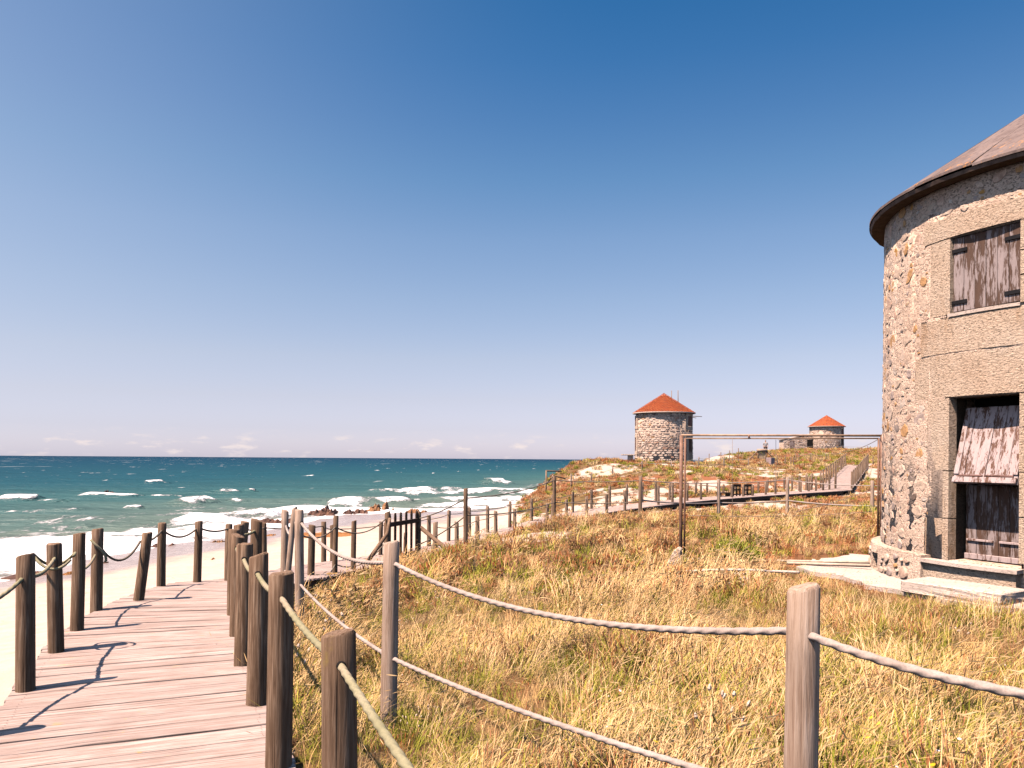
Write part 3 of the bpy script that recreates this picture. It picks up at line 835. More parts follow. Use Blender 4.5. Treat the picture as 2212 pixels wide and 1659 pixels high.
for i in range(len(pc)):
    x, y, z = pc[i]
    yaw = math.atan2(-tang[i][0], tang[i][1]); pitch = math.asin(max(-.5, min(.5, tang[i][2])))
    R = Matrix.Rotation(yaw, 4, 'Z') @ Matrix.Rotation(pitch, 4, 'X')
    if y < 24.5:
        o = bpy.data.objects.new('plank', random.choice(variants))
        o.matrix_world = Matrix.Translation((x + random.uniform(-.012, .012), y, z - 0.018 + random.uniform(-.004, .004))) @ R @ Matrix.Rotation(random.uniform(-.004, .004), 4, 'Z') @ Matrix.Rotation(random.uniform(-.004, .004), 4, 'Y')
        link(o, boardwalk)
    else:
        b0 = len(far_v)
        for sx in (-1, 1):
            for sy in (-1, 1):
                for sz in (-1, 1):
                    v = R @ Vector((sx * HALF, sy * 0.052, sz * 0.018))
                    far_v.append((x + v.x, y + v.y, z - 0.018 + v.z + random.uniform(-.003, .003)))
        for q in ((0, 1, 3, 2), (4, 6, 7, 5), (0, 4, 5, 1), (2, 3, 7, 6), (1, 5, 7, 3), (0, 2, 6, 4)):
            far_f.append(tuple(b0 + k for k in q))
o = from_np('plank', far_v, far_f, M['plank'], boardwalk)
tag(o, kind='stuff')
def offset_path(path, d, dz=0):
    p = np.asarray(path, float)
    t = np.gradient(p, axis=0); n_ = np.stack([t[:, 1], -t[:, 0]], 1)
    n_ /= np.linalg.norm(n_, axis=1, keepdims=True)
    q = p.copy(); q[:, :2] += n_ * d; q[:, 2] += dz
    return q
pcs, _ = resample(CURVE, 0.6)
for d in (-0.70, 0.70):
    q = offset_path(pcs, d, -0.115)
    verts, faces = [], []
    nrm = offset_path(pcs, d + 0.03, 0)[:, :2] - q[:, :2]
    for i in range(len(q)):
        for (s, h) in ((-1, .075), (1, .075), (1, -.075), (-1, -.075)):
            verts.append((q[i][0] + s * nrm[i][0], q[i][1] + s * nrm[i][1], q[i][2] + h))
    for i in range(len(q) - 1):
        for j in range(4):
            a, b = i * 4 + j, i * 4 + (j + 1) % 4
            faces.append((a, b, b + 4, a + 4))
    from_np('stringer', verts, faces, M['beam'], boardwalk)

# plank ramp up the dune
stairs = empty('boardwalk_ramp')
tag(stairs, 'long pale plank ramp climbing between close set posts to the far mill', 'ramp')
sv = STAIR1 - STAIR0; sL = np.hypot(sv[0], sv[1]); sdv = sv[:2] / sL
yaw = math.atan2(-sdv[0], sdv[1]); pit_ = math.atan2(sv[2], sL)
bm = bmesh.new()
NST = 130
for i in range(NST):
    c = STAIR0 + sv * ((i + .5) / NST)
    off = random.uniform(-.05, .05)
    add_box(bm, (c[0] + sdv[1] * off, c[1] - sdv[0] * off, c[2] + random.uniform(-.004, .004)), (2 * HALF + .06, sL / NST - .010, .036), Matrix.Rotation(yaw, 4, 'Z') @ Matrix.Rotation(pit_, 4, 'X'))
st = from_bm('plank', bm, M['plank'], stairs)
st['kind'] = 'stuff'
for d in (-.72, .72):
    bm = bmesh.new()
    c = (STAIR0 + STAIR1) / 2
    nx_, ny_ = sdv[1], -sdv[0]
    rot = Matrix.Rotation(math.atan2(sdv[1], sdv[0]), 4, 'Z') @ Matrix.Rotation(-math.atan2(sv[2], sL), 4, 'Y')
    add_box(bm, (c[0] + nx_ * d, c[1] + ny_ * d, c[2] - .14), (math.hypot(sL, sv[2]), .06, .2), rot)
    from_bm('stringer', bm, M['beam'], stairs)

# ------------------------------------------------------------------ posts
def post_mesh(h, r, seed, lean=(0, 0), sides=14, segs=7, notch=False, slant=0.0):
    rr = np.random.default_rng(seed)
    ph = rr.uniform(0, 6.28, 4)
    verts, faces = [], []
    th = np.arange(sides) * 2 * math.pi / sides
    for i in range(segs + 1):
        t = i / segs; z = h * t
        cx = lean[0] * t + 0.010 * math.sin(2.2 * t + ph[0]) * min(1, h); cy = lean[1] * t + 0.010 * math.sin(2.5 * t + ph[1])
        rad_ = r * (1.06 - 0.10 * t) * (1 + 0.035 * np.cos(2 * th + ph[2]) + 0.025 * np.cos(3 * th + ph[3] + t * 1.5))
        for j in range(sides):
            verts.append((cx + rad_[j] * math.cos(th[j]), cy + rad_[j] * math.sin(th[j]), z))
    t0 = len(verts)
    top = verts[-sides:]
    cx, cy = lean
    for i in range(-sides, 0):                       # chamfered, slightly slanted top
        x, y, z = verts[i]; verts[i] = (x, y, z - 0.010 + slant * (x - cx) / r * 0.02)
    for j in range(sides):
        x, y, z = verts[t0 - sides + j]
        verts.append((cx + (x - cx) * .86, cy + (y - cy) * .86, z + 0.010 + rr.uniform(-.003, .003)))
    if notch:
        for j in range(sides):
            if abs(math.sin(th[j] - 0.6)) < 0.3 and math.cos(th[j] - 0.6) > 0:
                for b in (t0 - sides + j, t0 + j):
                    x, y, z = verts[b]; verts[b] = (cx + (x - cx) * .35, cy + (y - cy) * .35, z - .11)
    for i in range(segs + 1):
        for j in range(sides):
            a, b = i * sides + j, i * sides + (j + 1) % sides
            faces.append((a, b, b + sides, a + sides))
    verts.append((cx, cy, h + rr.uniform(-.004, .003)))
    for j in range(sides):
        faces.append((t0 + j, t0 + (j + 1) % sides, len(verts) - 1))
    return verts, faces

_ps = [100]
def post(x, y, ztop, zbot, r, mat, label, cat='post', group=None, lean=(0, 0), name='wooden_post', notch=False, sides=14, segs=7):
    _ps[0] += 1
    v, f = post_mesh(ztop - zbot, r, _ps[0], lean, sides, segs, notch, random.uniform(-1, 1))
    o = from_np(name, v, f, M[mat], None, True)
    o.location = (x, y, zbot)
    try:
        o.data.set_sharp_from_angle(angle=rad(40))
    except Exception:
        pass
    tag(o, label, cat, group)
    return o

ORD = ['first', 'second', 'third', 'fourth', 'fifth', 'sixth', 'seventh', 'eighth', 'ninth', 'tenth', 'eleventh', 'twelfth', 'thirteenth', 'fourteenth', 'fifteenth', 'sixteenth', 'seventeenth', 'eighteenth', 'nineteenth', 'twentieth', 'twenty-first', 'twenty-second', 'twenty-third', 'twenty-fourth', 'twenty-fifth', 'twenty-sixth', 'twenty-seventh', 'twenty-eighth']

# left row of the near boardwalk: (px, py of base, z deck, py top, radius, label)
left_row = [(-148, 1605, 1268, .062, 'outermost'), (54, 1490, 1198, .058, 'x'), (119, 1407, 1173, .060, 'x'), (168, 1361, 1152, .058, 'x'), (209, 1318, 1142, .058, 'x'),
            (284, 1297, 1150, .056, 'x'), (350, 1262, 1129, .054, 'x'), (427, 1244, 1126, .052, 'x')]
LROW = []
for i, (px, py, pt, r, lb) in enumerate(left_row):
    b = PZ(px, py, 0.0)
    top = P(px, pt, b.y)
    lean = (0, 0); nt_ = False
    label = ['thick brown post casting a shadow from beyond the left edge of the boardwalk',
             'thick brown boardwalk post nearest the left edge of the picture',
             'brown post with a rope looped round its head, second visible in left row',
             'brown post with a split notched top in left row of the boardwalk',
             'brown post with a knotted rope end hanging, right of the notched post',
             'leaning brown post in left row of the boardwalk',
             'upright brown post just right of the leaning post in left row',
             'slim brown post at the bend of the boardwalk, far end of left row'][i]
    if i == 5:
        t2 = P(303, 1150, b.y); lean = (t2.x - b.x, 0.0)
    if i == 3: nt_ = True
    post(b.x, b.y, top.z, -0.55, r, 'post', label, 'post', None, lean if not lean[0] else (lean[0] * (top.z + .55) / top.z, 0), notch=nt_)
    if i == 5:
        bpy.data.objects[-1] if False else None
    LROW.append((b.x + (lean[0] if i == 5 else 0), b.y, top.z))
# the bend and the run down to the gate, sea side
bend = [(495, 11.4, 1132, .050, -.12, 'thin brown post behind the head of the right row, at the bend'),
        (528, 11.9, 1126, .062, -.25, 'brown post leaning right at the bend, behind the right row'),
        (570, 15.6, 1129, .055, -.6, 'slim dark post beyond the bend, just right of the thick bend post'),
        (699, 18.6, 1127, .058, -.82, 'brown sea side post left of the gate, further one'),
        (717, 20.0, 1134, .055, -.88, 'thin sea side post half hidden behind a tall fence post'),
        (823, 20.6, 1127, .055, -.92, 'left one of two posts just behind the gate hinge post'),
        (876, 21.6, 1150, .055, -.95, 'brown post seen through the bars of the picket gate')]
BROW = [LROW[-1]]
for (px, Z, pt, r, dz, lb) in bend:
    t = P(px, pt, Z)
    lean = (0.10, 0) if 'leaning' in lb else (0, 0)
    post(t.x - lean[0], t.y, t.z, dz - .5, r, 'post', lb, lean=lean)
    BROW.append((t.x, t.y, t.z))
# right row of the near boardwalk
right_row = [(731, 3.12, 1366, .068), (604, 4.13, 1237, .067), (555, 5.18, 1199, .066), (526, 6.15, 1174, .063), (511, 7.15, 1155, .061), (507, 8.1, 1143, .060), (515, 8.6, 1133, .062), (554, 9.1, 1123, .068)]
RROW = []
for i, (px, Z, pt, r) in enumerate(right_row):
    t = P(px, pt, Z)
    lb = ['thick brown post nearest the camera in right row of the boardwalk', 'cracked brown post, second in right row of the boardwalk',
          'brown post with a long crack, third in right row of the boardwalk', 'brown post with a lichened head, fourth in right row of the boardwalk',
          'fifth post in right row of the boardwalk, nearly hidden by the fourth', 'sixth post in right row of the boardwalk, only its head showing',
          'seventh post in right row, head just visible before the bend', 'thick dark post at the bend standing tall behind the third right post'][i]
    post(t.x, t.y, t.z, -0.5, r, 'post', lb)
    RROW.append((t.x, t.y, t.z))
# posts on the run to the gate, land side
run_r = [(673, 14.8, 1134, .064, -.62, 'stout brown boardwalk post between the tall forked fence posts and the gate'),
         (764, 16.6, 1125, .056, -.76, 'brown boardwalk post midway between forked fence posts and gate'),
         (833, 18.6, 1128, .055, -.88, 'right one of two posts just behind the gate hinge post')]
for (px, Z, pt, r, dz, lb) in run_r:
    t = P(px, pt, Z)
    post(t.x, t.y, t.z, dz - .5, r, 'post', lb)

# posts beside the far legs of the boardwalk, sea side and land side
far_left = [(926, 1113, 23.2), (970, 1102, 24.6), (1014, 1096, 26.0), (1054, 1093, 27.4), (1102, 1083, 29.2), (1148, 1077, 31.4), (1193, 1070, 32.8), (1237, 1062, 34.0), (1278, 1057, 35.2), (1317, 1050, 36.4), (1354, 1046, 37.6), (1388, 1042, 38.8), (1417, 1040, 39.9), (1447, 1041, 40.9),
            (1482, 1040, 41.7), (1503, 1041, 42.2), (1528, 1043, 42.8), (1563, 1046, 43.3), (1588, 1046, 43.8), (1611, 1044, 44.2), (1638, 1040, 44.8), (1658, 1036, 45.3), (1694, 1031, 45.7), (1711, 1029, 46.0), (1727, 1027, 46.2), (1742, 1025, 46.4), (1753, 1023, 46.6)]
far_right = [(941, 1128, 20.0), (987, 1128, 21.6), (1031, 1115, 22.8), (1071, 1104, 24.3), (1111, 1099, 26.0), (1182, 1087, 28.6), (1224, 1079, 30.4), (1268, 1072, 31.8), (1310, 1067, 32.6), (1350, 1060, 33.6), (1422, 1048, 36.2), (1453, 1043, 37.4), (1485, 1043, 38.2), (1514, 1043, 38.9), (1581, 1047, 39.9), (1606, 1047, 40.3), (1626, 1048, 40.7),
             (1654, 1041, 41.4), (1675, 1033, 42.0), (1729, 1036, 43.0), (1747, 1032, 43.4), (1763, 1030, 43.8), (1778, 1028, 44.2), (1792, 1027, 44.6), (1805, 1023, 45.0)]
FL, FR = [], []
for i, (px, pt, Z) in enumerate(far_left):
    t = P(px, pt, Z)
    d, dz, s = poly_info(np.array([t.x]), np.array([t.y]), FULLPATH)
    lb = f'short brown post, {ORD[i]} past the gate on sea side of the far boardwalk'
    post(t.x, t.y, t.z, float(dz[0]) - .6, .062, 'post_far', lb, 'post', 'sea side posts of the far boardwalk', sides=9, segs=3)
    FL.append((t.x, t.y, t.z))
for i, (px, pt, Z) in enumerate(far_right):
    t = P(px, pt, Z)
    d, dz, s = poly_info(np.array([t.x]), np.array([t.y]), FULLPATH)
    lb = f'short brown post, {ORD[i]} past the gate on land side of the far boardwalk'
    post(t.x, t.y, t.z, float(dz[0]) - .6, .062, 'post_far', lb, 'post', 'land side posts of the far boardwalk', sides=9, segs=3)
    FR.append((t.x, t.y, t.z))
# closely set posts up the stairs
nstp = 13
SLp, SRp = [], []
for side, store, nm in ((-1, SLp, 'left'), (1, SRp, 'right')):
    for i in range(nstp):
        t = (i + .5) / nstp
        c = STAIR0 + sv * t
        x, y = c[0] + sdv[1] * .82 * side, c[1] - sdv[0] * .82 * side
        post(x, y, c[2] + .98, c[2] - .7, .052, 'post_far', f'dark post of the far ramp, {ORD[i]} from the bottom on its {nm} side', 'post', f'posts on the {nm} side of the far ramp', sides=8, segs=2)
        store.append((x, y, c[2] + .95))

# tall fence posts round the grass field
fence_def = [('offscreen', 1.85, 1.25, 1.15, .055), ]
FEN = []
def fpost(px, pt, Z, r, mat, label, zbot=None, lean=(0, 0)):
    t = P(px, pt, Z)
    zb = gz(t.x, t.y) - .35 if zbot is None else zbot
    k = (t.z - zb)
    post(t.x - lean[0], t.y - lean[1], t.z, zb, r, mat, label, 'fence post', 'tall fence posts round the grass field', lean, name='fence_post')
    FEN.append(t)
    return t
f_m1 = Vector((1.85, 1.25, 1.14))
f0 = fpost(1728, 1268, 2.8, .0585, 'post_pale', 'pale smooth fence post standing large in the right foreground')
f1 = fpost(843, 1171, 5.1, .051, 'post_pale', 'pale fence post in the middle foreground carrying two ropes')
f2 = fpost(648, 1101, 8.2, .046, 'post_pale', 'tall pale fence post, right one of the three standing together')
f3 = fpost(614, 1102, 10.4, .049, 'post_pale', 'tall pale fence post, left one of the three standing together')
f3b = fpost(638, 1096, 10.0, .036, 'post_pale', 'thin crooked pole leaning between two tall fence posts', lean=(.16, .05))
f4 = fpost(725, 1114, 15.6, .055, 'post', 'tall brown fence post standing alone left of the gate')
f5 = fpost(1007, 1055, 16.8, .046, 'post', 'tall slim fence post standing right of the gate against the surf')
f6 = fpost(1198, 1029, 24.2, .055, 'post', 'tall fence post in line with the dune edge, short twin beside it')
f7 = fpost(1384, 1028, 24.3, .058, 'post_far', 'tall fence post left of the pipe frame at the boardwalk edge')
f8 = fpost(1552, 1035, 26.2, .055, 'post_pale', 'pale fence post behind the pipe frame, left of the lattice panels')
f9 = fpost(1701, 1030, 26.6, .055, 'post_pale', 'pale fence post behind the pipe frame, midway along it')
f10 = fpost(1884, 1038, 24.5, .055, 'post_pale', 'pale fence post behind the pipe frame, closest to the big mill')
f11v = Vector((17.2, 24.5, 0.95))

# ------------------------------------------------------------------ picket gate
gl = P(836, 1106, 17.5); gr_ = P(904, 1104, 19.0)
zg0 = gz(gl.x, gl.y); zg1 = gz(gr_.x, gr_.y)
fpost(836, 1106, 17.5, .062, 'post', 'stout post hinging the dark picket gate')
fpost(904, 1104, 19.0, .055, 'post', 'latch post at the right of the dark picket gate')
gate = empty('picket_gate', (gl.x, gl.y, -.75))
tag(gate, 'dark brown picket gate with rounded tops standing before the beach', 'gate')
gv = np.array([gr_.x - gl.x, gr_.y - gl.y]); gL = np.hypot(*gv); gyaw = math.atan2(gv[1], gv[0])
gate.rotation_euler = (0, 0, gyaw)
ztop_g = 0.42 + .75
for i in range(6):
    x = 0.12 + i * (gL - .22) / 5
    w = .105 if i in (0, 5) else .085
    bm = bmesh.new()
    prof = [(-w / 2, 0.0), (w / 2, 0.0), (w / 2, 1.04), (w * .33, 1.10), (0, 1.125), (-w * .33, 1.10), (-w / 2, 1.04)]
    va = [bm.verts.new((x + a, -.012, b)) for a, b in prof]; vb = [bm.verts.new((x + a, .012, b)) for a, b in prof]
    bm.faces.new(va); bm.faces.new(vb[::-1])
    for k in range(len(prof)):
        bm.faces.new((va[k], vb[k], vb[(k + 1) % len(prof)], va[(k + 1) % len(prof)]))
    ob = from_bm('picket', bm, M['gate'], gate)
    ob.location.z = random.uniform(-.02, .02)
for z in (.13, .88):
    bm = bmesh.new(); add_box(bm, (gL / 2, -.03, z), (gL - .08, .034, .10), bevel=.004)
    from_bm('rail', bm, M['gate'], gate)
bm = bmesh.new(); add_box(bm, (.10, .03, .86), (.22, .012, .035))
from_bm('hinge', bm, M['iron'], gate)
bm = bmesh.new(); add_box(bm, (gL - .10, .03, .14), (.05, .012, .05))
from_bm('latch', bm, M['pipe_pale'], gate)
a = P(909, 1140, 18.9); b = P(977, 1196, 17.3)
tag(tube('brace_pole', [a, (a + b) / 2, b], .05, M['post']), 'straight pole bracing the gate post down to the right', 'pole')
a = P(842, 1120, 17.4); m_ = P(836, 1153, 17.2); b = P(792, 1216, 16.4)
tag(tube('crooked_brace', [a, (a + m_) / 2, m_, m_ * .6 + b * .4, b], [.035, .036, .04, .042, .045], M['post']), 'crooked branch propped against the left gate post', 'pole')

# ------------------------------------------------------------------ ropes
def multi(pts, sags, n=14):
    out = []
    for i in range(len(pts) - 1):
        s = sag_path(pts[i], pts[i + 1], sags[i] if isinstance(sags, (list, tuple)) else sags, n)
        out.append(s if i == 0 else s[1:])
    return np.concatenate(out)
def dens(path, step):
    p, _ = resample(path, step); return p
TW = 2 * math.pi / 0.075 * 1
up_z = lambda v, d: (v.x, v.y, v.z - d)
# upper and lower ropes of the field fence
fz0u, fz1u = P(1722, 1362, 2.8), P(845, 1214, 5.1)
fz1l = P(843, 1420, 5.1); fz2u = P(650, 1129, 8.2); fz2l = P(648, 1262, 8.2)
r0u = P(2212, 1500, 2.12)
rp = np.concatenate([multi([(1.85, 1.25, .96), tuple(r0u), tuple(fz0u)], [.0, .02], 30), multi([tuple(fz0u), tuple(fz1u), tuple(fz2u)], [.13, .13], 60)[1:]])
tag(tube('rope', dens(rp, .009), .0138, M['rope'], sides=14, lobes=3, twist=TW, depth=.13), 'pale twisted upper rope strung between the two foreground fence posts', 'rope')
fz0l = (fz0u.x, fz0u.y, .42)
rp = multi([(1.85, 1.25, .40), fz0l, tuple(fz1l), tuple(fz2l), tuple(P(615, 1232, 10.4))], [.04, .045, .05, .05], 50)
tag(tube('rope', dens(rp, .010), .0135, M['rope'], sides=12, lobes=3, twist=TW, depth=.13), 'pale twisted lower rope running through the middle fence post', 'rope')
# right row rope
pts = [(RROW[0][0] + .75, 1.35, .74)] + [(x, y, z - .115) for (x, y, z) in RROW]
tag(tube('rope', dens(multi(pts, [.02, .03, .03, .04, .03, .03, .02, .02], 20), .010), .0145, M['rope_old'], sides=12, lobes=3, twist=TW, depth=.12), 'mossy green rope threaded through right row of boardwalk posts', 'rope')
# left row rope, broken at the notched post
pts = [(LROW[0][0], LROW[0][1], LROW[0][2] - .13), (LROW[1][0], LROW[1][1], LROW[1][2] - .14), (LROW[2][0], LROW[2][1], LROW[2][2] - .11)]
tag(tube('rope', dens(multi(pts, [.09, .06], 24), .012), .0135, M['rope_old'], sides=10, lobes=3, twist=TW, depth=.12), 'mossy rope joining the two nearest left posts', 'rope')
c = LROW[2]
loop = [(c[0] + .155 * math.cos(a), c[1] - .02 + .13 * math.sin(a), c[2] - .14 + .055 * math.sin(2 * a + .7)) for a in np.linspace(0, 2 * math.pi * .96, 40)]
tag(tube('rope', loop, .0115, M['rope_old'], sides=8), 'loose rope loop hung round the second visible left post', 'rope')
pts = [(LROW[3][0], LROW[3][1], LROW[3][2] - .33), (LROW[4][0] + .01, LROW[4][1] - .06, LROW[4][2] - .27)]
tag(tube('rope', multi(pts, .05, 16), .012, M['rope_old'], sides=8), 'short rope between notched post and the post with the knot', 'rope')
c = LROW[4]
kn = [(c[0] - .03, c[1] - .07, c[2] - .11), (c[0] + .03, c[1] - .085, c[2] - .16), (c[0] + .075, c[1] - .05, c[2] - .22), (c[0] + .10, c[1] - .02, c[2] - .28), (c[0] + .10, c[1] - .01, c[2] - .34), (c[0] + .08, c[1] - .02, c[2] - .345)]
tag(tube('rope', dens(smooth_path(kn), .02), .0135, M['rope_old'], sides=8), 'knotted rope end hanging from the fourth left post', 'rope')
pts = [(c[0], c[1], c[2] - .14), (LROW[5][0], LROW[5][1], LROW[5][2] - .10), (LROW[6][0], LROW[6][1], LROW[6][2] - .09), (LROW[7][0], LROW[7][1], LROW[7][2] - .08), (BROW[1][0], BROW[1][1], BROW[1][2] - .06), (BROW[2][0], BROW[2][1], BROW[2][2] - .10), (BROW[3][0], BROW[3][1], BROW[3][2] - .10), (BROW[4][0], BROW[4][1], BROW[4][2] - .10), (BROW[5][0], BROW[5][1], BROW[5][2] - .1), (BROW[6][0], BROW[6][1], BROW[6][2] - .1), (FL[0][0], FL[0][1], FL[0][2] - .1)]
tag(tube('rope', multi(pts, [.20, .05, .11, .05, .04, .05, .04, .03, .03, .05], 14), .0125, M['rope_dark'], sides=8), 'dark sagging rope along the sea side from leaning post to gate', 'rope')
pts = [(x, y, z - .12) for (x, y, z) in FL]
tag(tube('rope', multi(pts, .035, 6), .011, M['rope_dark'], sides=6), 'thin rope along sea side posts of the far boardwalk', 'rope')
pts = [(x, y, z - .12) for (x, y, z) in FR]
tag(tube('rope', multi(pts, .035, 6), .011, M['rope_dark'], sides=6), 'thin rope along land side posts of the far boardwalk', 'rope')
for nm, S in (('left', SLp), ('right', SRp)):
    tag(tube('rope', multi(S, .02, 4), .012, M['rope_dark'], sides=6), f'rope along the {nm} posts of the far ramp', 'rope')
# field fence ropes further off
F = lambda v, d: (v.x, v.y, v.z - d)
pts = [tuple(fz2u), F(f3b, .18), tuple(P(616, 1128, 10.4))]
tag(tube('rope', dens(multi(pts, [.10, .16], 20), .012), .0135, M['rope'], sides=8, lobes=3, twist=TW, depth=.12), 'short slack rope looped between the three tall fence posts', 'rope')
pts = [F(f3, .18), F(f4, .22), F(gl, .12)]
tag(tube('rope', multi(pts, [.20, .22], 20), .013, M['rope_dark'], sides=8), 'dark upper rope from the three tall posts to the gate', 'rope')
pts = [F(f3, .85), F(f4, .95), F(gl, .62)]
tag(tube('rope', multi(pts, [.30, .25], 20), .012, M['rope_dark'], sides=8), 'dark lower rope from the three tall posts to the gate', 'rope')
pts = [F(gr_, .18), tuple(P(1007, 1076, 16.8)), tuple(P(1198, 1037, 24.2)), tuple(P(1384, 1038, 24.3))]
tag(tube('rope', multi(pts, [.05, .10, .05], 20), .014, M['rope_dark'], sides=8), 'taut upper rope rising from gate to the dune fence posts', 'rope')
pts = [F(gr_, .80), tuple(P(1007, 1113, 16.8)), tuple(P(1198, 1085, 24.2)), tuple(P(1384, 1084, 24.3))]
tag(tube('rope', multi(pts, [.06, .10, .04], 20), .014, M['rope_dark'], sides=8), 'lower rope from gate to the dune fence posts', 'rope')
pts = [tuple(P(1384, 1037, 24.3)), tuple(P(1552, 1043, 26.2)), tuple(P(1701, 1036, 26.6)), tuple(P(1884, 1049, 24.5)), (17.2, 24.5, .75)]
tag(tube('rope', multi(pts, [.05, .03, .06, .05], 16), .014, M['rope'], sides=8), 'pale upper rope of the fence behind the pipe frame', 'rope')
pts = [tuple(P(1384, 1080, 24.3)), tuple(P(1552, 1086, 26.2)), tuple(P(1701, 1081, 26.6)), tuple(P(1884, 1093, 24.5)), (17.2, 24.5, .2)]
tag(tube('rope', multi(pts, [.06, .04, .04, .05], 16), .022, M['rope'], sides=8), 'thick pale lower rope of the fence behind the pipe frame', 'rope')

def rope_hole(obj, p, d, r):
    d = Vector(d); d.z *= .4; d.normalize()
    c = Vector(p) + d * (r - .004) - Vector(obj.location)
    tube('rope_hole', [c - d * .006, c, c + d * .005], .0195, M['dark'], obj, 10)
_near = {o['label']: o for o in bpy.data.objects if 'label' in o and o.name.startswith(('wooden_post', 'fence_post'))}
_rr = [o for o in bpy.data.objects if o.name.startswith('wooden_post') and 'right row' in o.get('label', '')]
for k in range(5):
    o = [q for q in _rr if abs(q.location.y - RROW[k][1]) < .01][0]
    prev = Vector((RROW[0][0] + .75, 1.35, .74)) if k == 0 else Vector(RROW[k - 1])
    cpt = Vector(RROW[k]) - Vector((0, 0, .115))
    rope_hole(o, cpt, prev - Vector(RROW[k]), right_row[k][3] * .97)
for v_, pr, rr_ in ((fz0u, r0u, .056), (fz1u, fz0u, .049), (fz1l, Vector(fz0l), .050), (fz2u, fz1u, .044), (fz2l, fz1l, .045)):
    o = min((q for q in bpy.data.objects if q.name.startswith('fence_post')), key=lambda q: (q.location.xy - v_.xy).length)
    rope_hole(o, v_, pr - v_, rr_)

# ------------------------------------------------------------------ round masonry towers
def arc_pts(cx, cy, r, a0, a1, step):
    n = max(2, int(abs(a1 - a0) / step) + 1)
    return [(cx + r * math.cos(t), cy + r * math.sin(t)) for t in np.linspace(a0, a1, n)]
def arc_box(bm, r0, r1, a0, a1, z0, z1, step=rad(3), jitter=0.0, r1b=None):
    """curved block between two radii / angles / heights (local, centre at the origin)"""
    n = max(2, int(abs(a1 - a0) / step) + 1)
    ring = []
    for t in np.linspace(a0, a1, n):
        c, s = math.cos(t), math.sin(t)
        rb = r1b if r1b is not None else r1
        j = random.uniform(-jitter, jitter)
        ring.append([bm.verts.new((c * r0, s * r0, z0)), bm.verts.new((c * (rb + j), s * (rb + j), z0)), bm.verts.new((c * (r1 + j), s * (r1 + j), z1)), bm.verts.new((c * r0, s * r0, z1))])
    for i in range(n - 1):
        for k in range(4):
            bm.faces.new((ring[i][k], ring[i][(k + 1) % 4], ring[i + 1][(k + 1) % 4], ring[i + 1][k]))
    bm.faces.new(ring[0]); bm.faces.new(ring[-1][::-1])

def stone_geo(w, h, prot, ang, r, seed, tilt=0.0, sink=0.012):
    """an irregular stone proud of a round wall, local to (ang) at radius r; returns verts (relative x tang, y out, z up) and faces"""
    rr = np.random.default_rng(seed)
    k = 8
    th = np.arange(k) * 2 * math.pi / k + rr.uniform(0, .5)
    sq = 1.0 / np.maximum(abs(np.cos(th)), abs(np.sin(th))) ** 0.6
    rad0 = rr.uniform(.62, 1.14, k) * sq * 0.95
    v = []
    for f, d in ((1.0, -sink), (0.95, prot * .7), (0.74, prot)):
        for j in range(k):
            q = rad0[j] * f
            x, z = q * w / 2 * math.cos(th[j]), q * h / 2 * math.sin(th[j])
            x, z = x * math.cos(tilt) - z * math.sin(tilt), x * math.sin(tilt) + z * math.cos(tilt)
            v.append((x, d + rr.uniform(-.15, .15) * prot, z))
    v.append((0, prot * rr.uniform(.8, 1.1), 0))
    f_ = []
    for l in range(2):
        for j in range(k):
            a, b = l * k + j, l * k + (j + 1) % k
            f_.append((a, b, b + k, a + k))
    for j in range(k): f_.append((2 * k + j, 2 * k + (j + 1) % k, 3 * k))
    return v, f_
def wrap(v, ang, r, z):
    """bend stone verts round the wall"""
    out = []
    for (x, d, h) in v:
        t = ang + x / r
        out.append((math.cos(t) * (r + d), math.sin(t) * (r + d), z + h))
    return out

# ---- the near mill
NC = (12.5 * math.sin(rad(37)), 12.5 * math.cos(rad(37)))
PHI = rad(-153.4)
RW, RP, RE = 2.60, 2.78, 2.80
Z0, ZE = 0.10, 4.80
mill = empty('stone_windmill', (NC[0], NC[1], 0))
tag(mill, 'large round stone mill tower with grey conical roof at right edge', 'windmill')
HA = 0.392 / RW                       # half width of the openings
DOOR = (0.47, 2.34); WIN = (3.31, 4.18)
bm = bmesh.new()
RB = RW + 0.02
arc_box(bm, 2.15, RW, PHI + HA + .035, PHI + 2 * math.pi - HA - .035, Z0 - .3, ZE + .02, rad(2.4), .008, RB)
for (z0, z1) in ((Z0 - .3, DOOR[0]), (DOOR[1], WIN[0]), (WIN[1], ZE + .02)):
    arc_box(bm, 2.15, RW - .004, PHI - HA - .04, PHI + HA + .04, z0, z1, rad(2))
from_bm('wall', bm, M['mortar'], mill, True)
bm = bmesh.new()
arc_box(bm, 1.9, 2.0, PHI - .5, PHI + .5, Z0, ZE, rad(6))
from_bm('inner_wall', bm, M['dark'], mill)
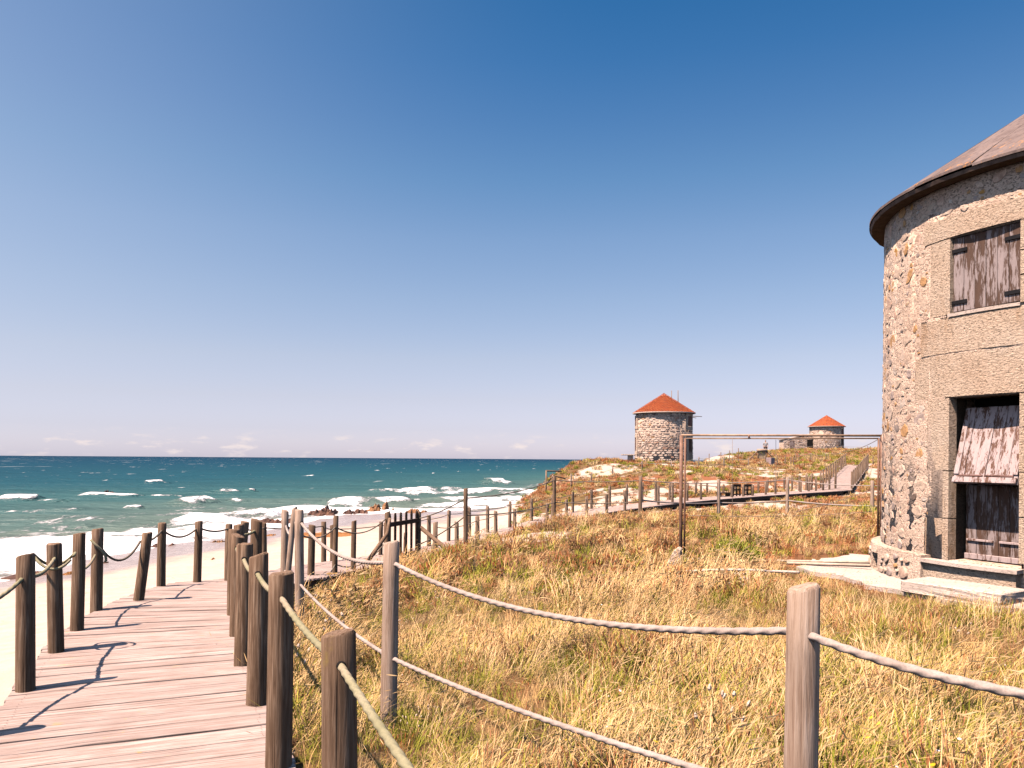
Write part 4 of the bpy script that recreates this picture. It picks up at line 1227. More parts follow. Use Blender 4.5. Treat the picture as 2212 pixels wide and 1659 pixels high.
# dressed blocks round the openings: (angle from, angle to, z0, z1)
A1 = HA
blocks = [(-A1 - .085, A1 + .16, 4.185, 4.43), (-A1 - .105, -A1, 3.86, 4.18), (-A1 - .075, -A1, 3.60, 3.855), (-A1 - .15, -A1, 3.30, 3.595),
          (-A1 - .11, A1 + .18, 2.855, 3.265), (-A1 - .10, A1 + .22, 2.345, 2.845),
          (-A1 - .085, -A1, 1.98, 2.34), (-A1 - .11, -A1, 1.50, 1.975), (-A1 - .08, -A1, 1.02, 1.495), (-A1 - .10, -A1, .52, 1.015),
          (A1, A1 + .13, 1.50, 2.34), (A1, A1 + .10, .95, 1.495), (A1, A1 + .14, .46, .945), (A1, A1 + .12, 3.30, 4.18)]
blocks = [(-b, -a, c, d) for (a, b, c, d) in blocks]        # angles grow clockwise seen from the camera's side: mirror
ash_zones = []
for (a0, a1, z0, z1) in blocks:
    bm = bmesh.new()
    arc_box(bm, 2.30 if z1 - z0 > .2 and a1 - a0 > .25 else 2.50, RW + .016 + random.uniform(-.004, .006), PHI + a0 + .003, PHI + a1 - .003, z0 + .004, z1 - .004, rad(1.6))
    bmesh.ops.bevel(bm, geom=[e for e in bm.edges if e.calc_face_angle(0) > 1.0], offset=.008, segments=1, affect='EDGES')
    ob = from_bm('ashlar_block', bm, M['ashlar'], mill)
    ash_zones.append((a0, a1, z0, z1))
# timber sill under the shutters, stone sill under the door, block under it
bm = bmesh.new(); arc_box(bm, 2.3, RW + .03, PHI - HA - .01, PHI + HA + .004, 3.268, 3.305, rad(2))
from_bm('window_sill', bm, M['concrete'], mill)
bm = bmesh.new(); arc_box(bm, 2.2, RW + .17, PHI - HA - .10, PHI + HA + .02, .425, .465, rad(2))
from_bm('door_sill', bm, M['concrete'], mill)
bm = bmesh.new(); arc_box(bm, 2.2, RW + .12, PHI - HA - .2, PHI + HA + .01, Z0, .42, rad(2))
from_bm('threshold_block', bm, M['ashlar'], mill)
# door and shutters work in a flat frame: u along the wall, d outwards, z up
nrm = Vector((math.cos(PHI), math.sin(PHI), 0)); tg = Vector((math.sin(PHI), -math.cos(PHI), 0))   # tg: towards picture left?
FR_ = Matrix(((tg.x, nrm.x, 0, 0), (tg.y, nrm.y, 0, 0), (0, 0, 1, 0), (0, 0, 0, 1)))
W2 = RW * math.sin(HA) - .008
def flat_part(name, boxes, mat, parent, bevel=.004, extra=None):
    bm = bmesh.new()
    for (u0, u1, d0, d1, z0, z1) in boxes:
        add_box(bm, ((u0 + u1) / 2, (d0 + d1) / 2, (z0 + z1) / 2), (abs(u1 - u0), abs(d1 - d0), z1 - z0), bevel=bevel)
    bmesh.ops.transform(bm, matrix=FR_ @ extra if extra is not None else FR_, verts=bm.verts)
    return from_bm(name, bm, mat, parent)
DW = RW * math.cos(HA)                # depth of the chord
for k, (u0, u1) in enumerate(((-W2, 0), (0, W2))):
    bb = (DW - .055, DW - .02)
    sh_ = flat_part('shutter', [(u0 + .002, u1 - .002, DW - .075, DW - .058, WIN[0] + .02, WIN[1] - .02)], M['paint_worn'], mill, 0)
    nb = 3
    for j in range(nb):
        a = u0 + (u1 - u0) * j / nb; b_ = u0 + (u1 - u0) * (j + 1) / nb
        flat_part('board', [(a + .002, b_ - .002, bb[0], bb[1] + random.uniform(-.003, .003), WIN[0] + .015, WIN[1] - .012)], M['paint_worn'], sh_)
    for z in (WIN[0] + .12, WIN[1] - .16):
        e0, e1 = (u0 - .012, u0 + .17) if k == 0 else (u1 - .17, u1 + .012)
        flat_part('hinge', [(e0, e1, DW - .02, DW - .008, z - .022, z + .022)], M['iron'], sh_, .003)
for sgn in (-1, 1):  # dark liners, splayed inwards so the door reveals read as shaded
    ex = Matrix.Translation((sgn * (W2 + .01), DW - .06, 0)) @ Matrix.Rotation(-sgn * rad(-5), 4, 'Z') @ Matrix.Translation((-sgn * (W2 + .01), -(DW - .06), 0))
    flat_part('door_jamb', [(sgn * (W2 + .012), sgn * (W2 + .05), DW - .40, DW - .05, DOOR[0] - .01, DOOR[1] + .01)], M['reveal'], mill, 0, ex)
# lower door leaf, set back in the opening
dd = DW - .30
low = flat_part('door', [(-W2, W2, dd - .02, dd - .004, DOOR[0] + .01, 1.34)], M['paint_worn'], mill, 0)
for j in range(6):
    a = -W2 + 2 * W2 * j / 6; b_ = -W2 + 2 * W2 * (j + 1) / 6
    flat_part('board', [(a + .002, b_ - .002, dd, dd + .022 + random.uniform(-.003, .003), DOOR[0] + .01, 1.33)], M['paint_worn'], low)
for (u0, u1) in ((-W2 + .05, -.02), (.05, W2 - .02)):
    flat_part('rail', [(u0, u1, dd + .023, dd + .045, DOOR[0] + .22, DOOR[0] + .245)], M['paint'], low, .003)
flat_part('rail', [(-W2, W2, dd + .0225, dd + .05, DOOR[0] + .012, DOOR[0] + .075)], M['paint'], low, .004)
flat_part('stile', [(-W2, -W2 + .085, dd + .0235, dd + .046, DOOR[0] + .08, 1.32)], M['paint_worn'], low, .004)
# upper leaf, hung from the top and swung outwards at the foot
tilt = Matrix.Translation((0, dd + .02, DOOR[1] - .04)) @ Matrix.Rotation(rad(16.5), 4, 'X') @ Matrix.Translation((0, -(dd + .02), -(DOOR[1] - .04)))
zu0 = 1.32
upl = flat_part('upper_door', [(-W2 + .01, W2 - .03, dd, dd + .014, zu0, DOOR[1] - .12)], M['paint'], mill, 0, tilt)
for j in range(6):
    a = -W2 + .01 + (2 * W2 - .04) * j / 6; b_ = -W2 + .01 + (2 * W2 - .04) * (j + 1) / 6
    flat_part('board', [(a + .002, b_ - .002, dd + .016, dd + .036 + random.uniform(-.003, .003), zu0 + .0, DOOR[1] - .12)], M['paint'], upl, .003, tilt)
for (u0, u1) in ((-W2 + .05, -.02), (.01, W2 - .10)):
    flat_part('rail', [(u0, u1, dd + .037, dd + .055, zu0 + .075, zu0 + .095)], M['paint_brown'], upl, .003, tilt)
flat_part('rail', [(-W2 + .01, W2 - .03, dd + .0365, dd + .060, zu0 + .002, zu0 + .068)], M['paint'], upl, .004, tilt)
for (u0, u1) in ((-W2 + .01, -W2 + .065), (W2 - .09, W2 - .03)):
    flat_part('stile', [(u0, u1, dd + .0368, dd + .052, zu0 + .10, DOOR[1] - .13)], M['paint'], upl, .004, tilt)
# thick uneven mortar coat that the rubble stones look out of
ca = np.arange(-1.5, 1.26, .0085); cz = np.arange(.46, ZE + .01, .022)
CA, CZ = np.meshgrid(ca, cz)
CR = RB - .02 * CZ / ZE + .003 + .022 * (fbm(CA * RW * 7, CZ * 9, 301, 4) - .5) + .010 * (fbm(CA * RW * 30, CZ * 30, 305, 2) - .5)
cut = np.zeros(CA.shape, bool)
for (a0, a1, z0, z1) in ash_zones: cut |= (CA > a0 + .006) & (CA < a1 - .006) & (CZ > z0 + .01) & (CZ < z1 - .01)
cut |= (abs(CA) < HA + .02) & (((CZ > DOOR[0] - .05) & (CZ < DOOR[1])) | ((CZ > WIN[0] - .05) & (CZ < WIN[1])))
na_ = len(ca)
cv = np.stack([CR * np.cos(PHI + CA), CR * np.sin(PHI + CA), CZ], -1).reshape(-1, 3)
cf = [(j * na_ + i, j * na_ + i + 1, (j + 1) * na_ + i + 1, (j + 1) * na_ + i) for j in range(len(cz) - 1) for i in range(na_ - 1)
      if not (cut[j, i] or cut[j, i + 1] or cut[j + 1, i] or cut[j + 1, i + 1])]
from_np('mortar_coat', cv, cf, M['mortar'], mill, True)
# rubble stones of the wall
def zone_free(a, z, w, h):
    for (a0, a1, z0, z1) in ash_zones:
        if a0 - w / RW * .55 < a < a1 + w / RW * .55 and z0 - h * .5 < z < z1 + h * .5: return False
    if abs(a) < HA + w / RW * .6 and (DOOR[0] - .3 < z < DOOR[1] or WIN[0] - .1 < z < WIN[1]): return False
    return True
placed = []
rs = np.random.default_rng(5)
cells = {}
def try_place(w, h, amin, amax, zmin, zmax, r):
    a = rs.uniform(amin, amax); z = rs.uniform(zmin, zmax)
    if not zone_free(a, z, w, h): return
    s = a * r
    key = (int(s // .3), int(z // .3))
    for i in (-1, 0, 1):
        for j in (-1, 0, 1):
            for (s2, z2, w2, h2) in cells.get((key[0] + i, key[1] + j), ()):
                if abs(s - s2) < (w + w2) * .47 and abs(z - z2) < (h + h2) * .47: return
    cells.setdefault(key, []).append((s, z, w, h))
    placed.append((a, z, w, h))
for (lo, hi, tries) in ((.17, .25, 500), (.11, .17, 2200), (.07, .11, 5200), (.035, .07, 9000)):
    for _ in range(tries):
        w = rs.uniform(lo, hi); h = w * rs.uniform(.55, 1.05)
        try_place(w, h, -1.5, 1.25, .55, ZE - .05, RW)
seen = lambda a: a > -0.25
vis = [p for p in placed if -0.25 < -p[0] * -1 < 2]
AV0, AV1 = rad(-12), rad(58)          # what the photograph shows of the wall (clockwise towards picture left is negative angle)
def in_view(a): return -rad(60) < a < rad(14)
vis = sorted([p for p in placed if in_view(p[0])], key=lambda p: -p[2] * p[3])
solo = set(vis[:290])
jv, jf, jr = [], [], []
for i, p in enumerate(placed):
    a, z, w, h = p
    v, f = stone_geo(w, h, rs.uniform(.000, .011) * min(1, w / .1) + .003, 0, RW, i, rs.uniform(-.5, .5))
    wv = wrap(v, PHI + a, RB - .02 * z / ZE, z)
    rv = rs.random()
    if p in solo:
        o = from_np('stone', wv, f, M['stone'], mill, False, {'rnd': [rv] * len(wv)})
    else:
        b0 = len(jv); jv += wv; jf += [tuple(b0 + k for k in q) for q in f]; jr += [rv] * len(wv)
o = from_np('stone', jv, jf, M['stone'], mill, False, {'rnd': jr}); o['kind'] = 'stuff'
# plinth with its vent hole
hole_a0, hole_a1 = -rad(42.5), -rad(36.5)
PE = -HA - .10
bm = bmesh.new()
arc_box(bm, 2.55, RP - .03, PHI + hole_a1, PHI + PE, Z0 - .2, .50, rad(2.5), .006, RP)
arc_box(bm, 2.55, RP - .03, PHI - rad(200), PHI + hole_a0, Z0 - .2, .50, rad(2.5), .006, RP)
arc_box(bm, 2.55, RP - .03, PHI + hole_a0, PHI + hole_a1, .40, .50, rad(2), 0, RP)
arc_box(bm, 2.55, RP - .02, PHI + hole_a0, PHI + hole_a1, Z0 - .2, .17, rad(2), 0, RP)
from_bm('plinth', bm, M['mortar'], mill)
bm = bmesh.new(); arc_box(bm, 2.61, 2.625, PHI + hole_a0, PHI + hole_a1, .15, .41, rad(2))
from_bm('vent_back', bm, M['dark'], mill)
bm = bmesh.new(); arc_box(bm, 2.66, 2.70, PHI + hole_a0 + .004, PHI + hole_a1 - .004, .255, .282, rad(2))
from_bm('vent_bar', bm, M['paint'], mill)
pv = []
for i in range(420):
    a = rs.uniform(-rad(75), PE - .05); z = rs.uniform(.18, .42); w = rs.uniform(.06, .20); h = w * rs.uniform(.6, 1.0)
    if hole_a0 - .05 < a < hole_a1 + .05 or z + h / 2 > .49: continue
    if any(abs(a - b[0]) * RP < (w + b[2]) * .48 and abs(z - b[1]) < (h + b[3]) * .45 for b in pv): continue
    pv.append((a, z, w, h))
    v, f = stone_geo(w, h, rs.uniform(.006, .016), 0, RP, 900 + i, rs.uniform(-.3, .3))
    wv = wrap(v, PHI + a, RP - .012, z)
    from_np('stone', wv, f, M['stone'], mill, True, {'rnd': [rs.random() * .8] * len(wv)})
# roof: radial sheets on a cone, a thick dark eave and the soffit
APEX = 6.62
NP_ = 22
pitch_run = APEX - ZE
for i in range(NP_):
    a0, a1 = PHI + i * 2 * math.pi / NP_, PHI + (i + 1) * 2 * math.pi / NP_
    verts, faces, edge = [], [], []
    na, nr = 6, 9
    lift = .012 * (i % 2)
    for s in (0, 1):
        for ir in range(nr + 1):
            t = ir / nr
            for ia in range(na + 1):
                a = a0 + (a1 - a0) * ia / na
                r = RE * (1 - t) + .03 * t
                z = ZE + .075 + (APEX - ZE) * t + lift - s * .03 + .006 * math.sin(7 * t + i)
                verts.append((r * math.cos(a), r * math.sin(a), z)); edge.append(max(0, 1 - t * 5.5))
    base = (nr + 1) * (na + 1)
    for s in (0, 1):
        for ir in range(nr):
            for ia in range(na):
                q = s * base + ir * (na + 1) + ia
                faces.append((q, q + 1, q + na + 2, q + na + 1) if s == 0 else (q, q + na + 1, q + na + 2, q + 1))
    for ia in range(na): faces.append((ia, base + ia, base + ia + 1, ia + 1))
    for ir in range(nr):
        q = ir * (na + 1); faces.append((q, q + na + 1, base + q + na + 1, base + q))
        q += na; faces.append((q, base + q, base + q + na + 1, q + na + 1))
    from_np('roof_panel', verts, faces, M['roof_grey'], mill, False, {'edge': edge})
bm = bmesh.new()
arc_box(bm, RW - .2, RE - .012, 0, 2 * math.pi - .0001, ZE + .002, ZE + .042, rad(3), .006, RE - .03)
from_bm('eave', bm, M['eave'], mill)

# apron and step slab
bm = bmesh.new()
outer = []
for t in np.linspace(PHI - rad(75), PHI + rad(45), 40):
    da = t - PHI
    ext = .55 + .35 * math.exp(-((da + rad(42)) / rad(12)) ** 2) + .06 * math.sin(da * 17) + .04 * math.sin(da * 41)
    outer.append(((RP + ext) * math.cos(t), (RP + ext) * math.sin(t), (2.6) * math.cos(t), 2.6 * math.sin(t)))
tv = [[bm.verts.new((q[0], q[1], .02)), bm.verts.new((q[0], q[1], .155)), bm.verts.new((q[2], q[3], .165)), bm.verts.new((q[2], q[3], .02))] for q in outer]
for i in range(len(tv) - 1):
    for k in range(4): bm.faces.new((tv[i][k], tv[i][(k + 1) % 4], tv[i + 1][(k + 1) % 4], tv[i + 1][k]))
bm.faces.new(tv[0]); bm.faces.new(tv[-1][::-1])
ap = from_bm('apron', bm, M['concrete'], None, False, (NC[0], NC[1], 0))
ap.name = 'pavement'; tag(ap, kind='structure')
A_, B_ = np.array((4.34, 8.87)), np.array((4.92, 7.98))
dirv = (B_ - A_) / np.linalg.norm(B_ - A_); inw = np.array((-dirv[1], dirv[0])) * 1.0
if inw[0] < 0: inw = -inw
bm = bmesh.new()
cen = (A_ + B_) / 2 + inw * .27
add_box(bm, (0, 0, 0), (1.06, .56, .13), bevel=.012)
bmesh.ops.subdivide_edges(bm, edges=bm.edges[:], cuts=3, use_grid_fill=True)
for v in bm.verts:
    if v.co.z < .05: v.co.x += random.uniform(-.008, .008); v.co.y += random.uniform(-.008, .008)
slab = from_bm('step_slab', bm, M['concrete'], None, False, (cen[0], cen[1], .155 + .062))
slab.rotation_euler = (0, 0, math.atan2(dirv[1], dirv[0]))
tag(slab, 'rectangular pale concrete step slab before the mill door', 'step')

# ---- the two far mills
def far_mill(name, c, R, zb, h, rh, over, label, stones, courses, openings, spars=None, base_ring=True, tiles_n=20):
    m = empty(name, (c[0], c[1], zb))
    tag(m, label, 'windmill')
    bm = bmesh.new()
    arc_box(bm, R - .35, R - .03, 0, 2 * math.pi - 1e-4, -.5, h, rad(6), 0, R * 1.03 - .03)
    from_bm('wall', bm, M['joint'], m, True)
    view = math.atan2(-c[1], -c[0])
    jv, jf, jr = [], [], []
    zc = -.1
    k = 0
    while zc < h - .03:
        ch = (h / courses) * random.uniform(.75, 1.25)
        a = random.uniform(0, .1)
        while a < 2 * math.pi:
            w = ch * random.uniform(1.1, 3.0)
            da = w / R
            mid = a + da / 2
            rel = (view + 0 - mid + math.pi) % (2 * math.pi) - math.pi
            skip = random.random() < .07
            for (oa, hw, z0, z1) in openings:
                if abs((mid - view - oa + math.pi) % (2 * math.pi) - math.pi) < hw + .06 + da / 2 and z0 - .25 < zc + ch / 2 < z1 + .18: skip = True
            if not skip and abs(rel) < rad(115):
                v, f = stone_geo(w * .99, ch * .97, random.uniform(.02, .045), 0, R, k, random.uniform(-.06, .06), .02)
                rz = R * (1 + .03 * (1 - (zc / h))) - .03
                wv = wrap(v, mid, rz, zc + ch / 2 + random.uniform(-.02, .02))
                b0 = len(jv); jv += wv; jf += [tuple(b0 + q for q in t) for t in f]; jr += [random.random()] * len(wv)
            a += da; k += 1
        zc += ch
    o = from_np('stone', jv, jf, M['stone_far'], m, False, {'rnd': jr}); o['kind'] = 'stuff'
    for (oa, hw, z0, z1) in openings:
        aa = view + oa
        bm = bmesh.new(); arc_box(bm, R - .2, R + .02, aa - hw, aa + hw, z0, z1, rad(4))
        from_bm('door' if z0 < .3 else 'window_shutter', bm, M['paint_brown'] if z0 > .3 else M['gate'], m)
        for (b0, b1, c0, c1) in ((aa - hw - .09, aa - hw - .002, z0 - .05, z1), (aa + hw + .002, aa + hw + .09, z0 - .05, z1), (aa - hw - .10, aa + hw + .10, z1 + .004, z1 + .26), (aa - hw - .10, aa + hw + .10, z0 - .34, z0 - .054)):
            if c1 > h or c0 < -.4: continue
            bm = bmesh.new(); arc_box(bm, R - .2, R + .05, b0, b1, c0, c1, rad(4))
            from_bm('ashlar_block', bm, M['ashlar'], m)
    # tiled cone
    jv, jf, jr = [], [], []
    Ro = R + over
    rows = tiles_n
    for i in range(rows):
        t0, t1 = i / rows, (i + 1.12) / rows
        r0, r1 = Ro * (1 - t0), max(.01, Ro * (1 - min(t1, 1)))
        nseg = max(8, int(2 * math.pi * r0 / .26))
        z0, z1 = h + rh * t0 + .055, h + rh * min(t1, 1) + .012
        for j in range(nseg):
            a0, a1 = 2 * math.pi * (j + .5 * (i % 2)) / nseg, 2 * math.pi * (j + 1 + .5 * (i % 2)) / nseg
            am = (a0 + a1) / 2
            b0 = len(jv)
            jit = random.uniform(-.008, .008)
            for (aa, bump_) in ((a0, 0), (am, .028), (a1, 0)):
                jv.append((r0 * math.cos(aa), r0 * math.sin(aa), z0 + bump_ + jit)); jv.append((r1 * math.cos(aa), r1 * math.sin(aa), z1 + bump_ * .6 + jit))
            jf += [(b0, b0 + 2, b0 + 3, b0 + 1), (b0 + 2, b0 + 4, b0 + 5, b0 + 3)]
            rv = random.random(); jr += [rv] * 6
    ro = from_np('roof', jv, jf, M['tile'], m, False, {'rnd': jr}); ro['kind'] = 'stuff'
    bm = bmesh.new()
    arc_box(bm, .02, .05, 0, 6.28, h + rh * .98, h + rh + .05, rad(60))
    n = 40
    ctr = bm.verts.new((0, 0, h + rh - .05)); rim = [bm.verts.new((Ro * .985 * math.cos(2 * math.pi * j / n), Ro * .985 * math.sin(2 * math.pi * j / n), h + .02)) for j in range(n)]
    for j in range(n): bm.faces.new((ctr, rim[j], rim[(j + 1) % n]))
    from_bm('roof_boarding', bm, M['tile'], m)
    bm = bmesh.new()
    arc_box(bm, R - .1, Ro + .01, 0, 2 * math.pi - 1e-4, h - .03, h + .05, rad(5))
    from_bm('eave', bm, M['trim'], m)
    if base_ring:
        bm = bmesh.new()
        arc_box(bm, R - .1, R + .22, view + rad(35), view + rad(120), -.3, .12, rad(5))
        from_bm('plinth', bm, M['ashlar'], m)
    for (p0, p1, r) in (spars or []):
        tube('spar', [Vector(p0), (Vector(p0) + Vector(p1)) / 2, Vector(p1)], [r, r * .85, r * .6], M['post_far'], m, 7)
    return m
c1 = (13.62, 71.6)
hw = .17
far_mill('stone_windmill', c1, 2.52, 1.15, 4.62, 1.80, .26, 'round stone mill with orange tiled cone roof on the dune', 1, 26,
         [(-rad(80), .17, 3.55, 4.42), (-rad(80), .17, 1.30, 2.45), (rad(64), .17, 3.45, 4.30), (rad(66), .155, .02, 2.35)],
         [((1.0, 1.6, 4.8), (1.02, 1.7, 6.85), .05), ((1.55, 1.3, 4.7), (1.55, 1.4, 6.85), .05), ((2.0, 0.8, 4.50), (3.62, .8, 4.42), .045), ((1.8, 1.2, 4.55), (3.15, 1.0, 4.30), .045)])
c2 = (50.9, 129.0)
far_mill('stone_windmill', c2, 2.58, 3.15, 4.0, 1.85, .32, 'small distant stone mill with orange roof and a low side hut', 1, 22,
         [(-rad(84), .16, 2.6, 3.7), (rad(66), .16, 2.7, 3.6), (rad(66), .16, .0, 2.0)], None, False, 14)
# hut beside the distant mill
hut = empty('stone_hut', (c2[0] - 4.6, c2[1] - .6, 3.15))
tag(hut, 'low stone lean-to hut joined to the distant mill', 'hut')
hyaw = math.atan2(-(c2[0] - 5), c2[1])
bm = bmesh.new()
vs = [(-2.45, 0, -.5), (2.3, 0, -.5), (2.3, 0, 2.75), (-2.45, 0, 1.85), (-2.45, 3, -.5), (2.3, 3, -.5), (2.3, 3, 2.75), (-2.45, 3, 1.85)]
bv = [bm.verts.new(v) for v in vs]
for q in ((0, 1, 2, 3), (5, 4, 7, 6), (4, 0, 3, 7), (1, 5, 6, 2), (3, 2, 6, 7), (4, 5, 1, 0)): bm.faces.new([bv[k] for k in q])
from_bm('wall', bm, M['mortar'], hut)
jv, jf, jr = [], [], []
for i in range(420):
    x, z = random.uniform(-2.4, 2.25), random.uniform(0, 2.6)
    if z > 1.85 + (x + 2.45) * .19 - .12: continue
    if (-1.55 < x < -.75 and .1 < z < 1.9) or (1.15 < x < 2.25 and .1 < z < 1.9): continue
    v, f = stone_geo(random.uniform(.2, .45), random.uniform(.1, .18), .04, 0, 1, i, random.uniform(-.1, .1))
    b0 = len(jv); jv += [(x + p[0], -p[1] - .005 * (i % 5), z + p[2]) for p in v]; jf += [tuple(b0 + q for q in t) for t in f]; jr += [random.random()] * len(v)
o = from_np('stone', jv, jf, M['stone_far'], hut, False, {'rnd': jr}); o['kind'] = 'stuff'
for nm, (x0, x1, z0, z1), mt in (('window_shutter', (-1.5, -.8, .2, 1.75), 'paint_worn'), ('doorway', (1.2, 2.2, .1, 1.9), 'dark')):
    bm = bmesh.new(); add_box(bm, ((x0 + x1) / 2, -.035, (z0 + z1) / 2), (x1 - x0, .06, z1 - z0)); from_bm(nm, bm, M[mt], hut)
bm = bmesh.new()
rot = Matrix.Rotation(-math.atan2(.9, 4.75), 4, 'Y')
add_box(bm, (-.1, 1.5, 2.40), (5.2, 3.2, .10), rot)
from_bm('roof', bm, M['trim'], hut)
hut.rotation_euler = (0, 0, hyaw * .25)

# ------------------------------------------------------------------ pipe frame left of the near mill
frame = empty('pipe_frame', (2.62, 12.3, 0))
tag(frame, 'tall rusty double pipe frame standing beside the big mill', 'frame')
O = Vector((2.62, 12.3, 0))
def fpipe(name, a, b, r, mat='pipe'):
    a, b = Vector(a) - O, Vector(b) - O
    return tube(name, [a, (a + b) / 2, b], r, M[mat], frame, 9)
tl, tr = P(1472, 940, 12.35), P(1905, 941, 11.95)
tl2, tr2 = P(1480, 947, 12.35), P(1898, 947, 11.95)
fpipe('upright', (tl.x, tl.y, gz(tl.x, tl.y) - .2), tl, .028)
fpipe('inner_upright', (tl2.x, tl2.y, gz(tl2.x, tl2.y) - .1), tl2, .016)
fpipe('upright', (tr.x, tr.y, .3), tr, .026)
fpipe('inner_upright', (tr2.x, tr2.y, .45), tr2, .015)
fpipe('top_rail', tl, tr, .017, 'pipe_mid')
fpipe('lower_rail', tl2, tr2, .011, 'pipe_mid')
for px in (1618, 1734):
    a, b = P(px, 940, 12.2), P(px, 947, 12.2)
    fpipe('bracket', a, b, .014)
for py in (1037, 1131):
    fpipe('bracket', P(1472, py, 12.35), P(1480, py, 12.35), .014)
g1, g2 = P(1482, 1207, 12.2), P(1675, 1211, 11.7); g3 = P(1880, 1215, 10.9); g4 = P(1700, 1216, 11.2); g5 = P(1880, 1222, 10.6)
for (a, b, r) in ((g1, g2, .018), (g2, g3, .018), (g4, g5, .022)):
    fpipe('ground_rail', a, b, r, 'pipe_pale')
fpipe('coupling', P(1754, 1212, 11.4), P(1762, 1213, 11.38), .035, 'pipe_pale')
w1 = tube('wire', sag_path(P(1902, 946, 11.9), P(1820, 975, 16.0), .05, 8), .005, M['wire']); tag(w1, 'thin wire slanting down from the top right of the pipe frame', 'wire')
w2 = tube('wire', sag_path(P(1884, 1056, 24.0), P(1720, 1105, 16.0), .05, 8), .006, M['wire']); tag(w2, 'thin wire slanting across the grass behind the pipe frame', 'wire')
w3 = tube('wire', sag_path(P(1486, 1113, 14.0), P(1884, 1105, 14.5), .05, 12), .004, M['wire']); tag(w3, 'thin pale wire stretched low across the field behind the frame', 'wire')
for i, px in enumerate((1582, 1676)):
    w = tube('wire', [P(px, 948, 12.2), P(px, 1000, 12.25), P(px, 1070, 12.3), P(px, 1190, 12.3)], .003, M['wire'])
    tag(w, ['thin wire hanging from the left part of the pipe frame', 'thin wire hanging from the middle of the pipe frame'][i], 'wire')
# concrete wedge at the frame's foot and the cable to the apron
bp = P(1459, 1240, 11.4)
bm = bmesh.new()
prof = [(-.16, 0), (.075, 0), (.085, .31), (.03, .33), (-.02, .29)]
va = [bm.verts.new((a, -.13, b)) for a, b in prof]; vb = [bm.verts.new((a, .16, b)) for a, b in prof]
bm.faces.new(va); bm.faces.new(vb[::-1])
for k in range(5): bm.faces.new((va[k], vb[k], vb[(k + 1) % 5], va[(k + 1) % 5]))
bmesh.ops.bevel(bm, geom=bm.edges[:], offset=.012, segments=1, affect='EDGES')
o = from_bm('concrete_block', bm, M['mortar'], None, False, (bp.x, bp.y, bp.z + .05)); o.rotation_euler = (0, 0, rad(-18))
tag(o, 'wedge shaped concrete block at the foot of the pipe frame', 'block')
cpath = []
for (px, py) in ((1464, 1243), (1530, 1245), (1600, 1248), (1660, 1254), (1730, 1260)):
    q = PZ(px, py, .12); cpath.append((q.x, q.y, gz(q.x, q.y) + .16))
tag(tube('cable', dens(smooth_path(cpath), .05), .018, M['concrete'], None, 6), 'pale cable lying in the grass from block to apron', 'cable')

# ------------------------------------------------------------------ furniture on the far boardwalk
lat = P(1603, 1084, 40.6)
def lattice(name, px0, px1, Z, label):
    a, b = P(px0, 1085, Z), P(px1, 1085, Z + .3)
    e_ = empty(name, a)
    tag(e_, label, 'panel')
    L = math.hypot(b.x - a.x, b.y - a.y); e_.rotation_euler = (0, 0, math.atan2(b.y - a.y, b.x - a.x))
    for x in (0.03, L / 2, L - .03):
        bm = bmesh.new(); add_box(bm, (x, 0, .45), (.06, .05, .92)); from_bm('upright', bm, M['gate'], e_)
    for z in (.10, .40, .63, .86):
        bm = bmesh.new(); add_box(bm, (L / 2, -.03, z), (L, .03, .13 if z in (.10, .86) else .07)); from_bm('slat', bm, M['gate'], e_)
lattice('lattice_panel', 1583, 1599, 40.5, 'dark wooden lattice panel on the far boardwalk, left of two')
lattice('lattice_panel', 1606, 1624, 40.9, 'dark wooden lattice panel on the far boardwalk, right of two')
a = P(1556, 1084, 40.3)
bench = empty('bench', (a.x, a.y, a.z)); bench.rotation_euler = (0, 0, rad(20))
tag(bench, 'low dark wooden bench beside the lattice panels on the boardwalk', 'bench')
bm = bmesh.new(); add_box(bm, (.32, .2, .44), (.66, .4, .05)); from_bm('seat', bm, M['gate'], bench)
for x in (.06, .58):
    bm = bmesh.new(); add_box(bm, (x, .2, .21), (.06, .36, .42)); from_bm('leg', bm, M['post'], bench)

# ------------------------------------------------------------------ on the dune: thin fences, rail, table, box, trestle, person
dune_posts = [(1233.8, 1023, 1054, 'a'), (1277, 1020, 1051, 'a'), (1323.6, 1016, 1048, 'a'), (1387, 1008, 1030, 'a'), (1450, 997, 1030, 'a'), (1510, 987, 1018, 'a'), (1532, 980, 1001, 'b'), (1564, 987, 1015, 'a'), (1617, 989, 1018, 'a'),
              (1576, 973, 984, 'b'), (1595, 968, 980, 'b'), (1557, 977, 990, 'b'), (1627, 980, 994, 'b'), (1653, 987, 1014, 'c'), (1679, 985, 1016, 'c'), (1696, 985, 1013, 'c'), (1709, 987, 1011, 'c'), (1714, 986, 1011, 'c'),
              (1719, 980, 997, 'd'), (1726, 980, 998, 'd'), (1750, 980, 1000, 'd'), (1754, 980, 998, 'd'), (1784, 980, 998, 'd'), (1789, 980, 996, 'd'), (1704, 965, 978, 'e'), (1757, 962, 978, 'e'), (1817, 963, 980, 'e'), (1874, 966, 984, 'e'), (1880, 969, 984, 'e'), (1886, 985, 1010, 'f'), (1868, 990, 1010, 'f')]
run = {k: [] for k in 'abcdef'}
depth_of = {'a': lambda px: 50 + (px - 1233) / 280 * 9, 'b': lambda px: 84, 'c': lambda px: 66, 'd': lambda px: 78, 'e': lambda px: 118, 'f': lambda px: 70}
names = {'a': 'pale thin post of the roped dune fence below the mill', 'b': 'thin dark post on the skyline right of the middle mill', 'c': 'dark post in the cluster beside the box on the dune', 'd': 'small post on the slope below the distant mill', 'e': 'tiny post on the ridge in front of the distant mill', 'f': 'small post on the dune right of the far ramp'}
cnt = {k: 0 for k in 'abcdef'}
